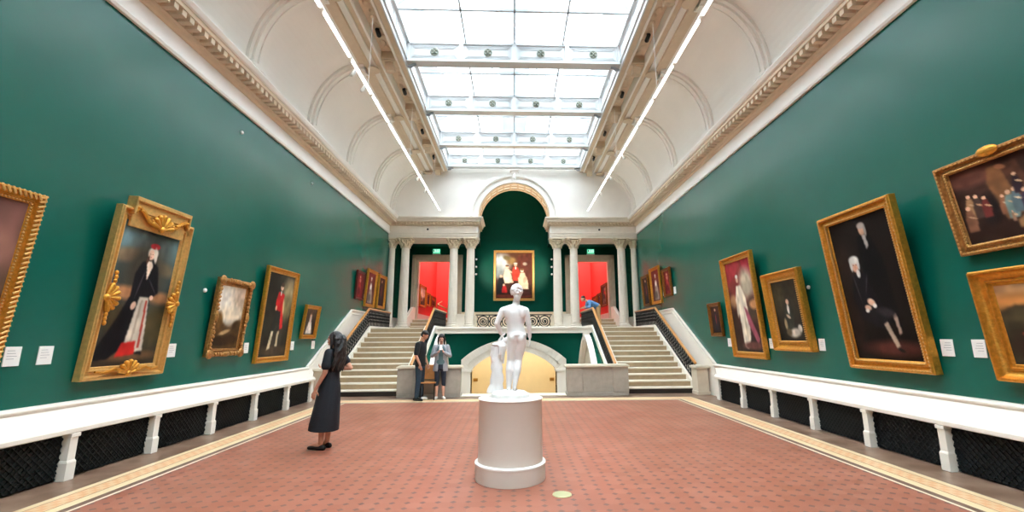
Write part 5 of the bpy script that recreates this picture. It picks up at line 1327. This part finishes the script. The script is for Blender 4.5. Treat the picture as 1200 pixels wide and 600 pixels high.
# -- woman in grey cardigan holding a phone, facing the viewer
w3 = thing('person', 'woman in light grey cardigan and cropped jeans holding a phone at her chest', 'person', (-1.97, 12.72, 0), rz=math.radians(8))
m = MB(); m.cap((0, 0, 1.38), .05, (0, -.03, 1.5), .046)
P, R = head(m, (0, -.05, 1.575), (0, -1, -.35), up=(0, -.3, 1), s=.97)
hp = {}
for sx in (-1, 1):
    m.cap((sx*.165, .01, 1.36), .046, (sx*.225, .0, 1.13), .038); m.cap((sx*.225, .0, 1.13), .036, (sx*.055, -.22, 1.235), .026)
    hand(m, (sx*.055, -.22, 1.235), (-sx*.35, -.35, .9), (-sx, .15, .1), .9, .95, -1 if sx > 0 else 1)
    m.cap((sx*.08, 0, .5), .05, (sx*.085, .02, .36), .052); m.cap((sx*.085, .02, .36), .05, (sx*.09, .02, .08), .033)
m.cap((0, 0, 1.3), .085, (0, 0, .9), .085)
for sx in (-1, 1): m.cap((sx*.07, 0, .88), .06, (sx*.08, 0, .5), .048)
m.build('body', SKIN2, w3, remesh=.007); eyes(P, w3)
m = MB(); m.loft([(0, 0, .82, .165, .115), (0, 0, .95, .16, .115), (0, 0, 1.1, .135, .105), (0, -.005, 1.25, .15, .115), (0, 0, 1.35, .15, .095), (0, 0, 1.41, .08, .06)], 32); m.build('top', TEAL, w3, remesh=.009)
m = MB(); m.loft([(0, .02, .72, .2, .14), (0, .02, .8, .195, .14), (0, .015, 1.0, .165, .125), (0, .01, 1.2, .165, .12), (0, .01, 1.34, .175, .105), (0, .015, 1.41, .12, .075), (0, .02, 1.43, .08, .06)], 40, wave=.02, wn=7)
for sx in (-1, 1): m.cap((sx*.165, .01, 1.36), .063, (sx*.232, .0, 1.12), .058, 14); m.cap((sx*.232, .0, 1.12), .056, (sx*.09, -.18, 1.21), .04, 14)
cd = m.build('cardigan', GREYC, w3, remesh=.009, relax=1)
bm = bmesh.new(); bm.from_mesh(cd.data)          # open front
bmesh.ops.delete(bm, geom=[v for v in bm.verts if abs(v.co.x) < .055+.05*max(0, 1.0-v.co.z) and v.co.y < -.06 and v.co.z < 1.36 and not (v.co.z > 1.1 and v.co.y < -.135)], context='VERTS')
bm.to_mesh(cd.data); bm.free()
so = cd.modifiers.new('t', 'SOLIDIFY'); so.thickness = .006
m = MB(); m.loft([(0, 0, .78, .155, .115), (0, 0, .88, .16, .118), (0, 0, .93, .15, .11)], 28)
for sx in (-1, 1): m.cap((sx*.08, 0, .82), .085, (sx*.088, -.01, .5), .062, 14); m.cap((sx*.088, -.01, .5), .062, (sx*.09, .02, .36), .055, 14)
m.build('cropped_jeans', JEAND, w3, remesh=.01)
m = MB(); m.ell(P(0, -.025, .045), (.083, .1, .083), R); m.ell(P(0, -.05, -.03), (.082, .06, .09), R)
for sx in (-1, 1): m.tube([P(sx*.05, .04, .09), P(sx*.082, .03, .03), P(sx*.085, .01, -.08), P(sx*.08, .02, -.2)], [.02, .026, .028, .014], 8)
m.build('hair', HAIRD, w3, remesh=.009)
for sx in (-1, 1):
    m = MB(); shoe(m, (sx*.09, .02, 0), (sx*.25, -1, 0), .24, .04, .038); m.build('shoe', SHOEW, w3, remesh=.009)
ph = MB(); ph.box(-.037, .037, -.004, .004, -.07, .07); ph.box(-.034, .034, .004, .005, -.065, .065, 1)
o = ph.build('phone', [WHITEP, BLACKC], None, loc=(-1.935, 12.44, 1.345), bevel=.003); o.rotation_euler = (math.radians(-25), 0, math.radians(8)); tag(o, 'small white phone held up by the woman in grey', 'phone')

# -- man in blue shirt leaning on the inner balustrade of the right stairs
w4 = thing('person', 'man in a light blue shirt leaning his forearms over the rail of the right landing', 'person', (3.36, 18.3, LAND), rz=math.radians(-80))
# local front -Y = toward the room centre; hips back, torso bent forward over the rail at y about -.35, z .66
m = MB()
m.cap((0, -.42, 1.03), .052, (0, -.52, 1.08), .048)
P, R = head(m, (0, -.61, 1.13), (.35, -1, -.15), up=(0, -.15, 1), s=1.0)
for sx in (-1, 1):
    m.cap((sx*.18, -.38, .98), .05, (sx*.25, -.40, .78), .042); m.cap((sx*.25, -.40, .78), .041, (sx*.1, -.60, .775), .029)
    hand(m, (sx*.1, -.60, .775), (-sx*.6, -.6, -.1), (0, 0, -1), .5, 1.0, -1 if sx > 0 else 1)
m.cap((0, -.33, .95), .1, (0, 0, .8), .1)
for sx in (-1, 1): m.cap((sx*.1, 0, .8), .06, (sx*.11, .05, .08), .03)
m.build('body', SKIN, w4, remesh=.009); eyes(P, w4)
m = MB(); m.cap((0, -.34, .97), .13, (0, -.03, .84), .135, 20)
for sx in (-1, 1): m.cap((sx*.11, -.37, .98), .085, (sx*.08, -.05, .86), .1, 16); m.cap((sx*.17, -.38, .98), .066, (sx*.25, -.40, .79), .056, 14); m.cap((sx*.25, -.40, .79), .055, (sx*.16, -.52, .78), .042, 12)
m.build('shirt', SHIRT, w4, remesh=.01)
m = MB(); m.cap((-.06, -.01, .82), .12, (.06, -.01, .82), .12, 18)
for sx in (-1, 1): m.cap((sx*.09, 0, .78), .095, (sx*.1, .0, .45), .072, 14); m.cap((sx*.1, 0, .45), .07, (sx*.11, .05, .1), .06, 14)
m.build('trousers', KHAKI, w4, remesh=.011)
m = MB(); m.ell(P(0, -.02, .05), (.081, .098, .08), R); m.ell(P(0, -.045, .0), (.077, .07, .07), R); m.build('hair', HAIRD, w4, remesh=.01)
for sx in (-1, 1):
    m = MB(); shoe(m, (sx*.11, .05, 0), (sx*.1, -1, 0), .27, .045, .042); m.build('shoe', SHOEB, w4, remesh=.011)

# -- attendant's chair between the couple
ch = thing('wooden_chair', 'tan wooden chair against the left stone pier, between the standing couple', 'chair', (-2.26, 12.68, 0))
m = MB(); m.box(-.2, .2, -.2, .2, .42, .455); m.build('seat', WOOD, ch, bevel=.012)
m = MB(); m.hexa([(-.2, .16, .5), (.2, .16, .5), (.2, .19, .5), (-.2, .19, .5)], [(-.21, .2, .88), (.21, .2, .88), (.21, .23, .88), (-.21, .23, .88)]); m.build('backrest', WOOD, ch, bevel=.012)
for sx in (-1, 1):
    for sy in (-1, 1):
        m = MB(); m.tube([(sx*.18, sy*.17, 0), (sx*.175, sy*.165, .42)]+([(sx*.18, .2, .6)] if sy > 0 else []), .014, 8); m.build('leg', IRON, ch, smooth=True)

# ------------------------------------------------------------------ world, camera, colour
wd = bpy.data.worlds.new('World'); bpy.context.scene.world = wd; wd.use_nodes = True
bg = wd.node_tree.nodes['Background']; bg.inputs[0].default_value = (.86, .94, 1.0, 1); bg.inputs[1].default_value = 17.5

T, PS, RO = math.radians(11.35), math.radians(2.25), math.radians(.35)
c, s = math.cos(T), math.sin(T); cp, sp = math.cos(PS), math.sin(PS)
R0, FW, U0 = Vector((cp, -sp, 0)), Vector((sp*c, cp*c, s)), Vector((-sp*s, -cp*s, c))
Rv = R0*math.cos(RO)-U0*math.sin(RO); Uv = U0*math.cos(RO)+R0*math.sin(RO)
cam = bpy.data.cameras.new('Camera'); co = bpy.data.objects.new('Camera', cam); COL.objects.link(co)
cam.sensor_fit = 'HORIZONTAL'; cam.sensor_width = 36; cam.lens = 533/1200*36; cam.shift_x = (600-623)/1200; cam.shift_y = (288-300)/1200; cam.clip_start = .05
Mx = Matrix.Identity(4)
for i in range(3): Mx[i][0] = Rv[i]; Mx[i][1] = Uv[i]; Mx[i][2] = -FW[i]
Mx.translation = Vector((0, 0, 1.6)); co.matrix_world = Mx
sc = bpy.context.scene; sc.camera = co
sc.view_settings.view_transform = 'Standard'; sc.view_settings.look = 'None'; sc.view_settings.exposure = 0.2; sc.view_settings.gamma = 1; sc.view_settings.use_curve_mapping = False
sc.cycles.use_denoising = True; sc.cycles.max_bounces = 10; sc.cycles.diffuse_bounces = 6; sc.cycles.sample_clamp_indirect = 8
